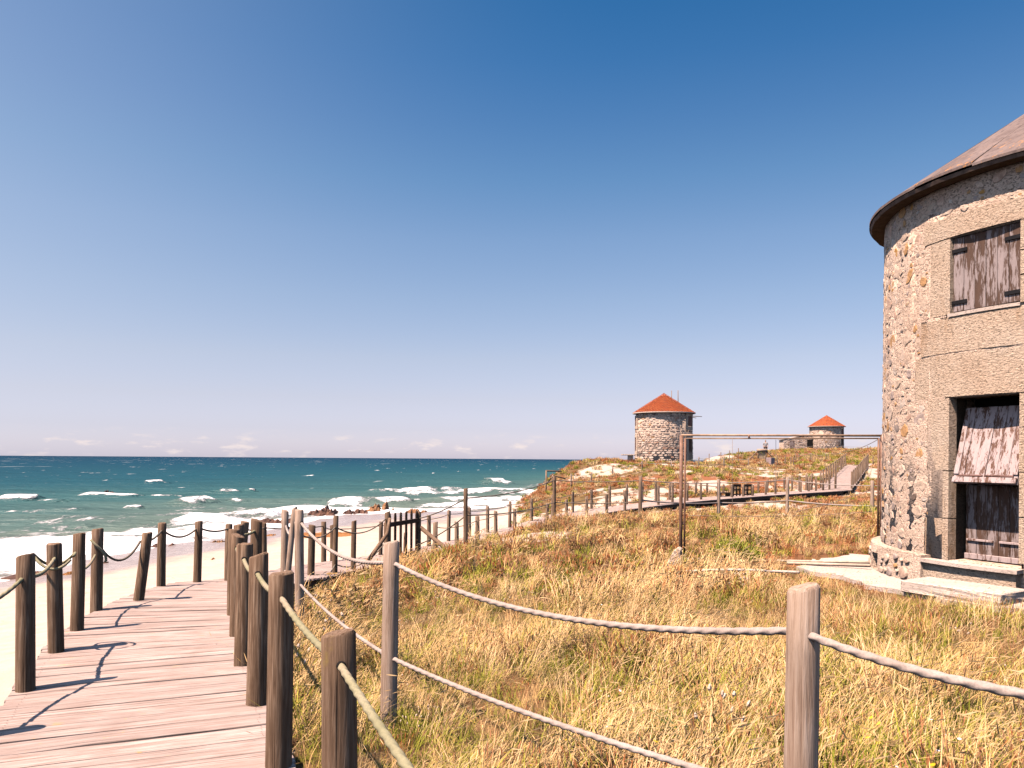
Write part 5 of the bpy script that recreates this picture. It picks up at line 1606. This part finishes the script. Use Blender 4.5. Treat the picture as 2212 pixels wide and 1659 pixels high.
for (px, pt, pb, k) in dune_posts:
    Z = depth_of[k](px)
    for _ in range(3):
        t = P(px, pt, Z)
    g = gz(t.x, t.y)
    zt = max(t.z, g + .55)
    t.z = zt
    post(t.x, t.y, zt, g - .4, .045 if k != 'e' else .05, 'post_pale' if k in 'a' else 'post_far', f'{names[k]}, {ORD[cnt[k]]} from the left', 'fence post', 'thin fence posts on the dune', name='fence_post', sides=8, segs=2)
    cnt[k] += 1
    run[k].append(t)
for k, mt in (('a', 'green_cord'), ('d', 'rope'), ('e', 'rope')):
    r_ = sorted(run[k], key=lambda v: v.x)
    for d in ((.12, .55, .95) if k == 'a' else (.1,)):
        tag(tube('cord', multi([(v.x, v.y, v.z - d) for v in r_], .06, 6), .014 if k == 'a' else .02, M[mt], None, 5),
            {'a': {.12: 'top pale green cord of the dune fence', .55: 'middle pale green cord of the dune fence', .95: 'bottom pale green cord of the dune fence'}, 'd': {.1: 'pale cord along the small posts below the distant mill'}, 'e': {.1: 'thin cord along the ridge posts by the distant mill'}}[k][d], 'cord')
# wooden rail at the edge of the bluff
ra, rb = P(1180, 1017, 52), P(1205, 1019, 54)
rail = empty('wooden_rail', (ra.x, ra.y, 0)); tag(rail, 'small braced wooden rail at the edge of the bluff above the sea', 'rail')
def rtube(nm, a, b, r): tube(nm, [Vector(a) - Vector((ra.x, ra.y, 0)), (Vector(a) + Vector(b)) / 2 - Vector((ra.x, ra.y, 0)), Vector(b) - Vector((ra.x, ra.y, 0))], r, M['post_far'], rail, 7)
rtube('upright', (ra.x, ra.y, gz(ra.x, ra.y) - .3), ra, .055)
rtube('rail', ra, P(1212, 1018, 56), .05)
rtube('brace', P(1181, 1045, 52), P(1196, 1026, 52.5), .045)
rtube('upright', P(1194, 1060, 52.5), P(1194, 1026, 52.5), .055)
rtube('brace', P(1193, 1027, 52.5), P(1221, 1034, 54), .045)
# stone table left of the middle mill
tp = P(1360, 1007, 66); tz = gz(tp.x, tp.y)
tbl = empty('stone_table', (tp.x, tp.y, tz)); tag(tbl, 'small stone table left of the middle mill', 'table')
bm = bmesh.new(); add_box(bm, (-.1, 0, .52), (1.15, .7, .09), bevel=.02); from_bm('table_top', bm, M['ashlar'], tbl)
bm = bmesh.new(); add_box(bm, (.06, 0, .21), (.42, .4, .54), bevel=.02); from_bm('pedestal', bm, M['mortar'], tbl)
# box
bx = P(1664, 1016, 66); bz = gz(bx.x, bx.y)
box = empty('utility_box', (bx.x, bx.y, bz)); box.rotation_euler = (0, 0, rad(38)); tag(box, 'small square box with one dark side standing on the dune', 'box')
bm = bmesh.new(); add_box(bm, (0, 0, .28), (.55, .5, .62), bevel=.015); from_bm('body', bm, M['grey_box'], box)
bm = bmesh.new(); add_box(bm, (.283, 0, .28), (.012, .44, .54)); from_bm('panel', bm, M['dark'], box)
# trestle with a log on top
tr0 = P(1646, 1000, 88); tzz = gz(tr0.x, tr0.y)
tre = empty('log_trestle', (tr0.x, tr0.y, tzz)); tag(tre, 'wooden trestle with a thick log across its top on the dune', 'trestle')
tube('log', [(-.55, 0, 1.0), (0, 0, 1.02), (.55, 0, 1.02)], .17, M['post_pale'], tre, 12)
for (a, b) in (((-.5, 0, .95), (-1.5, -.1, -.1)), ((.5, 0, .98), (1.45, -.1, -.1)), ((-.45, 0, .95), (-.45, 0, -.2)), ((.45, 0, .95), (.45, 0, -.2))):
    tube('leg', [Vector(a), (Vector(a) + Vector(b)) / 2, Vector(b)], .07, M['post_far'], tre, 7)
for i in range(5):
    bm = bmesh.new(); add_box(bm, (-.3 + i * .15, .02, .42), (.11, .03, .85)); from_bm('slat', bm, M['post_pale'], tre)

# person, walking away on the dune
def skin_mesh(name, verts, edges, radii, mat, parent=None, root=0):
    me = bpy.data.meshes.new(name)
    me.from_pydata([tuple(v) for v in verts], edges, [])
    o = bpy.data.objects.new(name, me); link(o, parent)
    o.modifiers.new('skin', 'SKIN').use_smooth_shade = True
    sv_ = me.skin_vertices[0].data
    for i, r in enumerate(radii):
        sv_[i].radius = (r, r) if np.isscalar(r) else r
    sv_[root].use_root = True
    s = o.modifiers.new('sub', 'SUBSURF'); s.levels = 1; s.render_levels = 2
    me.materials.append(mat)
    return o
pp = P(1653.5, 1001, 92); pz_ = gz(pp.x, pp.y)
per = empty('person', (pp.x, pp.y, pz_)); tag(per, 'person in striped top and dark trousers standing on the dune', 'person')
per.rotation_euler = (0, 0, rad(160))
bv_ = [(0, 0, .95), (0, 0, 1.12), (0, -.01, 1.35), (0, -.01, 1.48), (0, .0, 1.60), (0, .01, 1.70)]
be = [(0, 1), (1, 2), (2, 3), (3, 4), (4, 5)]
br = [(.15, .11), (.14, .10), (.16, .10), .055, (.075, .09), (.06, .075)]
for s in (-1, 1):
    i = len(bv_)
    bv_ += [(s * .19, 0, 1.40), (s * .25, .02, 1.13), (s * .24, .12, .90), (s * .235, .14, .83)]
    be += [(2, i), (i, i + 1), (i + 1, i + 2), (i + 2, i + 3)]; br += [.055, .042, .032, (.04, .022)]
    h = i + 3
    for k, (dx, dy, dz, l) in enumerate(((.028, 0, -.05, .9), (.010, 0, -.05, 1.05), (-.008, 0, -.05, 1.0), (-.025, 0, -.05, .8), (.035, .03, -.02, .8))):
        j = len(bv_)
        x, y, z = bv_[h]
        bv_ += [(x + dx, y + dy, z + dz * .8), (x + dx * 1.1, y + dy + .015, z + dz * (.8 + .8 * l))]
        be += [(h, j), (j, j + 1)]; br += [.009, .008]
    i = len(bv_)
    bv_ += [(s * .10, 0, .88), (s * .11, .02 * s, .48), (s * .11, -.03, .08), (s * .12, .10, .03)]
    be += [(0, i), (i, i + 1), (i + 1, i + 2), (i + 2, i + 3)]; br += [.085, .060, .040, .035]
skin_mesh('body', bv_, be, br, M['skin'], per)
sh_v = [(0, 0, .93), (0, 0, 1.12), (0, -.01, 1.36), (0, -.01, 1.45)] + [q for s in (-1, 1) for q in ((s * .19, 0, 1.40), (s * .245, .02, 1.14))]
skin_mesh('shirt', sh_v, [(0, 1), (1, 2), (2, 3), (2, 4), (4, 5), (2, 6), (6, 7)], [(.175, .13), (.165, .12), (.185, .12), .07, .075, .06, .075, .06], M['shirt'], per)
tv_ = [(0, 0, .97)] + [q for s in (-1, 1) for q in ((s * .10, 0, .86), (s * .11, .02 * s, .48), (s * .11, -.03, .10))]
skin_mesh('trousers', tv_, [(0, 1), (1, 2), (2, 3), (0, 4), (4, 5), (5, 6)], [(.165, .125), .105, .078, .058, .105, .078, .058], M['trousers'], per)
skin_mesh('hair', [(0, -.02, 1.62), (0, -.01, 1.72)], [(0, 1)], [(.085, .085), (.08, .09)], M['hair'], per)

# ------------------------------------------------------------------ vegetation
PROTO = bpy.data.collections.new('grass_kinds')
def blade(vs, fs, rs_, mi, base, az, L, w, bend, lean, rn, seg=4, mat=0, twist=0.0):
    b0 = len(vs)
    dx, dy = math.cos(az), math.sin(az)
    sx, sy = -dy, dx
    for i in range(seg + 1):
        t = i / seg
        out = L * (lean * t + bend * t * t)
        up = L * t * math.sqrt(max(.05, 1 - min(.95, (lean + bend * t) ** 2 * .8)))
        ww = w * (1 - t ** 1.6) * .5 + w * .06
        vs.append((base[0] + dx * out - sx * ww, base[1] + dy * out - sy * ww, base[2] + up))
        vs.append((base[0] + dx * out + sx * ww, base[1] + dy * out + sy * ww, base[2] + up))
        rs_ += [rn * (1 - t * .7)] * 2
    for i in range(seg):
        q = b0 + 2 * i
        fs.append((q, q + 1, q + 3, q + 2)); mi.append(mat)
    e = vs[-1]
    return ((vs[-1][0] + vs[-2][0]) / 2, (vs[-1][1] + vs[-2][1]) / 2, e[2]), (dx, dy)
def spindle(vs, fs, rs_, mi, p, d, L, r, mat, k=4):
    b0 = len(vs); d = Vector(d).normalized()
    s = d.cross(Vector((.3, .8, .5))).normalized(); u = d.cross(s)
    for (t, f) in ((0, .25), (.35, 1), (.75, .7)):
        for j in range(k):
            a = 2 * math.pi * j / k
            q = Vector(p) + d * (L * t) + (s * math.cos(a) + u * math.sin(a)) * r * f
            vs.append(tuple(q)); rs_.append(random.uniform(0, .4))
    q = Vector(p) + d * L; vs.append(tuple(q)); rs_.append(.1)
    for l in range(2):
        for j in range(k):
            a, b = b0 + l * k + j, b0 + l * k + (j + 1) % k
            fs.append((a, b, b + k, a + k)); mi.append(mat)
    for j in range(k): fs.append((b0 + 2 * k + j, b0 + 2 * k + (j + 1) % k, b0 + 3 * k)); mi.append(mat)
def proto(name, build, mats):
    vs, fs, rs_, mi = [], [], [], []
    build(vs, fs, rs_, mi)
    me = bpy.data.meshes.new(name); me.from_pydata(vs, [], fs)
    me.polygons.foreach_set('material_index', mi)
    at = me.attributes.new('rnd', 'FLOAT', 'POINT'); at.data.foreach_set('value', rs_)
    for m in mats: me.materials.append(M[m])
    o = bpy.data.objects.new(name, me); PROTO.objects.link(o)
def b_straw(wd, n, tall):
    def f(vs, fs, rs_, mi):
        for _ in range(n):
            az = random.gauss(0, .75)
            p, d = blade(vs, fs, rs_, mi, (random.uniform(-.12, .12), random.uniform(-.12, .12), -.03), az, tall * random.uniform(.6, 1.15), wd * random.uniform(.7, 1.3), random.uniform(.25, .75), random.uniform(0, .35), random.random(), 4, 0)
            if random.random() < .6:
                spindle(vs, fs, rs_, mi, p, (d[0] * .8 + .2, d[1] * .8, random.uniform(-.1, .7)), random.uniform(.05, .11), wd * random.uniform(.4, .75), 1, 3)
    return f
def b_green(wd, n, tall, mat=0):
    def f(vs, fs, rs_, mi):
        for _ in range(n):
            blade(vs, fs, rs_, mi, (random.uniform(-.11, .11), random.uniform(-.11, .11), -.02), random.uniform(0, 6.28), tall * random.uniform(.5, 1.15), wd * random.uniform(.7, 1.4), random.uniform(.1, .8), random.uniform(0, .45), random.random(), 3, mat)
    return f
def b_red(wd, n, tall):
    def f(vs, fs, rs_, mi):
        for _ in range(n):
            p, d = blade(vs, fs, rs_, mi, (random.uniform(-.13, .13), random.uniform(-.13, .13), -.02), random.gauss(0, 1.2), tall * random.uniform(.6, 1.1), wd * .8, random.uniform(0, .35), random.uniform(0, .25), random.random(), 3, 0)
            spindle(vs, fs, rs_, mi, (p[0], p[1], p[2] - .03), (d[0] * .3, d[1] * .3, 1), random.uniform(.05, .09), wd * random.uniform(.6, 1.2), 0, 3)
    return f
def b_tail(n):
    def f(vs, fs, rs_, mi):
        for _ in range(n):
            p, d = blade(vs, fs, rs_, mi, (random.uniform(-.12, .12), random.uniform(-.12, .12), -.02), random.gauss(0, .9), random.uniform(.22, .42), .0035, random.uniform(.1, .4), random.uniform(0, .3), .3, 3, 0)
            spindle(vs, fs, rs_, mi, p, (d[0] * .5, d[1] * .5, 1), random.uniform(.028, .04), random.uniform(.008, .012), 1, 5)
    return f
def b_flower(n, mat, r):
    def f(vs, fs, rs_, mi):
        for _ in range(n):
            p, d = blade(vs, fs, rs_, mi, (random.uniform(-.12, .12), random.uniform(-.12, .12), -.02), random.uniform(0, 6.28), random.uniform(.15, .34), .004, .2, .2, .5, 3, 0)
            b0 = len(vs); k = 7
            tx, ty = random.uniform(-.4, .4), random.uniform(-.4, .4)
            for j in range(k):
                a = 2 * math.pi * j / k; q = r * random.uniform(.75, 1.15)
                vs.append((p[0] + q * math.cos(a), p[1] + q * math.sin(a), p[2] + .004 + q * (tx * math.cos(a) + ty * math.sin(a)))); rs_.append(0)
            vs.append((p[0], p[1], p[2] + r * .35)); rs_.append(0)
            for j in range(k): fs.append((b0 + j, b0 + (j + 1) % k, b0 + k)); mi.append(1)
    return f
def b_leafy(n, L):
    def f(vs, fs, rs_, mi):
        for _ in range(n):
            blade(vs, fs, rs_, mi, (random.uniform(-.05, .05), random.uniform(-.05, .05), -.02), random.uniform(0, 6.28), L * random.uniform(.6, 1.1), .022, random.uniform(.2, .6), random.uniform(.1, .5), random.random() * .6, 4, 0)
    return f
def b_bush(n, L, w):
    def f(vs, fs, rs_, mi):
        for _ in range(n):
            a, t, q = random.uniform(0, 6.28), math.acos(random.uniform(0, 1)), random.uniform(.1, 1) ** .5
            c = (q * math.sin(t) * math.cos(a) * .2, q * math.sin(t) * math.sin(a) * .2, q * math.cos(t) * .15)
            blade(vs, fs, rs_, mi, c, random.uniform(0, 6.28), L * random.uniform(.6, 1.2), w, random.uniform(-.2, .5), random.uniform(.1, .9), random.random(), 2, 0)
    return f
KINDS = {}
def reg(kind, n, builder, mats):
    for _ in range(n):
        nm = 'k%03d_%s' % (len(PROTO.objects), kind)
        proto(nm, builder(), mats); KINDS.setdefault(kind, []).append(len(PROTO.objects) - 1)
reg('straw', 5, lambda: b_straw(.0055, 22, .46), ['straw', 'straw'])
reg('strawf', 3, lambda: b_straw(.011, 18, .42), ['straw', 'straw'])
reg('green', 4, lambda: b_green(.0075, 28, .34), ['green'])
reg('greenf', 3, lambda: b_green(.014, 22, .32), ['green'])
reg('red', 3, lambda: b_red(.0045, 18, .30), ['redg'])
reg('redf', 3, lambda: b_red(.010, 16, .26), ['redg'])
reg('tail', 2, lambda: b_tail(9), ['straw', 'tail'])
reg('yel', 2, lambda: b_flower(7, 'yellow', .011), ['green', 'yellow'])
reg('whi', 2, lambda: b_flower(6, 'whitef', .010), ['green', 'whitef'])
reg('leafy', 2, lambda: b_leafy(9, .34), ['darkleaf'])
reg('bushg', 3, lambda: b_bush(70, .10, .022), ['green'])
reg('bushr', 3, lambda: b_bush(70, .10, .020), ['redg'])
reg('bushs', 3, lambda: b_bush(60, .16, .016), ['straw'])
reg('stalk', 2, lambda: b_red(.004, 5, .5), ['stem'])

def scatter(name, pts, kinds, scl, rot, label, cat):
    me = bpy.data.meshes.new(name)
    me.from_pydata([tuple(p) for p in pts], [], [])
    def at(nm, ty, field, arr):
        a = me.attributes.new(nm, ty, 'POINT'); a.data.foreach_set(field, np.asarray(arr).ravel())
    at('rot', 'FLOAT_VECTOR', 'vector', np.asarray(rot, np.float32))
    at('scl', 'FLOAT', 'value', np.asarray(scl, np.float32))
    at('idx', 'INT', 'value', np.asarray(kinds, np.int32))
    o = bpy.data.objects.new(name, me); link(o)
    ng = bpy.data.node_groups.new(name + '_scatter', 'GeometryNodeTree')
    ng.interface.new_socket('Geometry', in_out='INPUT', socket_type='NodeSocketGeometry')
    ng.interface.new_socket('Geometry', in_out='OUTPUT', socket_type='NodeSocketGeometry')
    nn, ll = ng.nodes, ng.links
    gi, go = nn.new('NodeGroupInput'), nn.new('NodeGroupOutput')
    ci = nn.new('GeometryNodeCollectionInfo'); ci.inputs['Collection'].default_value = PROTO
    ci.inputs['Separate Children'].default_value = True; ci.inputs['Reset Children'].default_value = True
    ip = nn.new('GeometryNodeInstanceOnPoints'); ip.inputs['Pick Instance'].default_value = True
    def na(nm, ty):
        k = nn.new('GeometryNodeInputNamedAttribute'); k.data_type = ty; k.inputs['Name'].default_value = nm
        return [s for s in k.outputs if s.enabled and s.name == 'Attribute'][0]
    ll.new(gi.outputs[0], ip.inputs['Points']); ll.new(ci.outputs[0], ip.inputs['Instance'])
    ll.new(na('idx', 'INT'), ip.inputs['Instance Index'])
    ll.new(na('rot', 'FLOAT_VECTOR'), ip.inputs['Rotation'])
    ll.new(na('scl', 'FLOAT'), ip.inputs['Scale'])
    ll.new(ip.outputs[0], go.inputs[0])
    md = o.modifiers.new('scatter', 'NODES'); md.node_group = ng
    tag(o, label, cat, None, 'stuff')
    return o

def wedge(n, d0, d1, a0=-34, a1=37):
    """random ground points in the camera's field between two distances"""
    d = np.sqrt(RNG.uniform(d0 ** 2, d1 ** 2, n)); a = np.radians(RNG.uniform(a0, a1, n))
    return d * np.sin(a), d * np.cos(a)
def keep_clear(x, y):
    k = np.hypot(x - NC[0], y - NC[1]) > 3.22
    ang = np.arctan2(y - NC[1], x - NC[0]); da = (ang - PHI + math.pi) % (2 * math.pi) - math.pi
    ext = .55 + .35 * np.exp(-((da + rad(42)) / rad(12)) ** 2)
    k &= np.hypot(x - NC[0], y - NC[1]) > RP + ext - .02
    for c in (c1, c2): k &= np.hypot(x - c[0], y - c[1]) > 2.7
    return k
def gauss(x, y, cx, cy, sx, sy): return np.exp(-((x - cx) / sx) ** 2 - ((y - cy) / sy) ** 2)
# -- field
bands = [(2.2, 4.5, 170), (4.5, 7, 140), (7, 11, 85), (11, 16, 42), (16, 24, 24), (24, 34, 13)]
AX, AY, AK, AS, AR = [], [], [], [], []
def pick(kind, m):
    return np.array(KINDS[kind])[RNG.integers(0, len(KINDS[kind]), m)]
for (d0, d1, den) in bands:
    area = math.radians(71) * (d1 ** 2 - d0 ** 2) / 2
    n = int(area * den)
    x, y = wedge(n, d0, d1)
    z = ground_z(x, y)
    v = veg_mask(x, y, z)
    d, dz, s = poly_info(x, y, FULLPATH)
    ok = (RNG.random(n) < v * (.62 + .38 * sstep(.34, .52, fbm(x * 1.1, y * 1.1, 451, 3)))) & keep_clear(x, y) & (d > .86) & ((s > 0) | (y > 33))
    x, y, z = x[ok], y[ok], z[ok]; n = len(x)
    far = y > 9.0
    n1 = fbm(x * .55, y * .55, 91, 4); n2 = fbm(x * .4, y * .4, 131, 4); n3 = fbm(x * 1.4, y * 1.4, 171, 3)
    g_w = .95 + 2.6 * np.clip(n1 - .46, 0, 1) * 3 + 1.1 * sstep(.4, 2.5, x) * (1 - sstep(6, 10, y)) + .9 * gauss(x, y, -1.2, 4.6, .7, 1.6) + 1.2 * gauss(x, y, 1.6, 17.5, 1.6, .9) + .7 * gauss(x, y, 4.4, 11.3, .6, .5)
    s_w = .55 + 1.6 * np.clip(n3 - .48, 0, 1) * 3 + 1.0 * gauss(x, y, -.3, 7.8, 2.2, 2.2) + .8 * gauss(x, y, 5.5, 17, 4, 2.5) + .3 * n3
    r_w = .62 + 2.6 * np.clip(n2 - .47, 0, 1) * 2 * (.5 + .8 * sstep(3, 9, y)) + .9 * gauss(x, y, 3.6, 8.6, 2.0, 1.2) + 1.3 * gauss(x, y, 4.2, 13.2, 2.4, 1.2) + 1.3 * gauss(x, y, .9, 19.6, 1.6, .9) + .9 * gauss(x, y, -1.3, 10.6, 1.0, 1.0) + .5 * sstep(22, 27, y) + 1.1 * sstep(7, 12, y)
    t_w = .04 * (1 - sstep(8, 14, y)); f_w = .11 * gauss(x, y, .1, 3.6, 1.1, .8) * 4 + .02; w_w = .015 + .15 * gauss(x, y, 1.9, 3.9, .5, .5); l_w = .012 + .02 * (n3 > .6); k_w = np.full(n, .035)
    w = np.stack([g_w, s_w, r_w, t_w, f_w * (y < 9), w_w * (y < 8), l_w, k_w], 1); w /= w.sum(1, keepdims=True)
    u = RNG.random(n)[:, None]; ch = (u > np.cumsum(w, 1)).sum(1)
    kk = np.zeros(n, int)
    for i, (kn, kf) in enumerate((('green', 'greenf'), ('straw', 'strawf'), ('red', 'redf'), ('tail', 'tail'), ('yel', 'yel'), ('whi', 'whi'), ('leafy', 'leafy'), ('stalk', 'stalk'))):
        m = ch == i
        kk[m] = np.where(far[m], pick(kf, m.sum()), pick(kn, m.sum()))
    hgt = fbm(x * .9 + 40, y * .9, 411, 4)
    sc = RNG.uniform(.6, 1.2, n) * (.48 + .62 * sstep(.33, .68, hgt)) * (1 - .15 * sstep(20, 28, y))
    sc *= np.where(ch == 1, 1.0, np.where(ch == 0, .95, .95))
    sc *= 1 - .5 * (1 - sstep(3.3, 5.2, np.hypot(x - NC[0], y - NC[1])))
    rot = np.zeros((n, 3)); rot[:, 2] = np.where(ch == 1, RNG.normal(.1, .6, n) + 2.4 * (fbm(x * .7, y * .7, 431, 3) - .5), RNG.uniform(0, 6.28, n))
    rot[:, 0] = RNG.normal(0, .16, n); rot[:, 1] = RNG.normal(0, .16, n)
    AX.append(np.stack([x, y, z - .01], 1)); AK.append(kk); AS.append(sc); AR.append(rot)
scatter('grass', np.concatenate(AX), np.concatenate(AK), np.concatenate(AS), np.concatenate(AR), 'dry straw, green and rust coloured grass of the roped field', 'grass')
# -- dune plants
n = 60000
x, y = wedge(n, 33, 140, 0, 36)
z = ground_z(x, y); v = veg_mask(x, y, z)
d, dz, s = poly_info(x, y, FULLPATH)
dist = np.hypot(x, y)
ok = (RNG.random(n) < .8 * v ** 1.2 * np.minimum(1, 26 / dist * 1.2)) & keep_clear(x, y) & (d > .95)
x, y, z = x[ok], y[ok], z[ok]; n = len(x)
n1 = fbm(x * .2, y * .2, 191, 4); n2 = fbm(x * .15 + 5, y * .15, 231, 4)
g_w = .35 + 3 * np.clip(n1 - .48, 0, 1); r_w = .5 + 4 * np.clip(n2 - .46, 0, 1); s_w = np.full(n, .45)
w = np.stack([g_w, r_w, s_w], 1); w /= w.sum(1, keepdims=True)
ch = (RNG.random(n)[:, None] > np.cumsum(w, 1)).sum(1)
kk = np.zeros(n, int)
for i, k in enumerate(('bushg', 'bushr', 'bushs')):
    m = ch == i; kk[m] = pick(k, m.sum())
sc = RNG.uniform(.6, 1.3, n) * (.7 + np.hypot(x, y) / 130)
rot = np.zeros((n, 3)); rot[:, 2] = RNG.uniform(0, 6.28, n)
scatter('dune_plants', np.stack([x, y, z - .02], 1), kk, sc, rot, 'low green and rust coloured plants patching the pale dune', 'plants')
# -- a few shrubs that stand out
def shrub(p, sx, sz, mats, label, n, seed):
    random.seed(seed)
    vs, fs, rs_, mi = [], [], [], []
    for _ in range(n):
        a, t, q = random.uniform(0, 6.28), math.acos(random.uniform(0, 1)), random.uniform(.05, 1) ** .45
        c = (q * math.sin(t) * math.cos(a) * sx, q * math.sin(t) * math.sin(a) * sx * .8, q * math.cos(t) * sz)
        blade(vs, fs, rs_, mi, c, random.uniform(0, 6.28), random.uniform(.05, .12), .012, random.uniform(-.2, .5), random.uniform(.1, .8), random.random(), 2, 0 if random.random() < .93 else 1)
    b0 = len(vs)
    me = bpy.data.meshes.new('foliage'); me.from_pydata(vs, [], fs); me.polygons.foreach_set('material_index', mi)
    at = me.attributes.new('rnd', 'FLOAT', 'POINT'); at.data.foreach_set('value', rs_)
    for m in mats: me.materials.append(M[m])
    e_ = empty('shrub', p); tag(e_, label, 'shrub')
    link(bpy.data.objects.new('foliage', me), e_)
    for k in range(4):
        a = k * 1.6
        tube('stem', [(0, 0, -.05), (.3 * sx * math.cos(a), .3 * sx * math.sin(a), sz * .4), (.6 * sx * math.cos(a), .6 * sx * math.sin(a), sz * .8)], .008, M['stem'], e_, 5)
q = PZ(1585, 1222, .08)
shrub((q.x, q.y, gz(q.x, q.y) + .08), .42, .30, ['bush', 'yellow'], 'bright yellow green bush on the ground rail of the pipe frame', 1500, 3)
q = PZ(1868, 1112, .0)
shrub((q.x, q.y, gz(q.x, q.y)), .6, .35, ['bush', 'yellow'], 'yellow flowering bush beside the fence post near the big mill', 1500, 4)
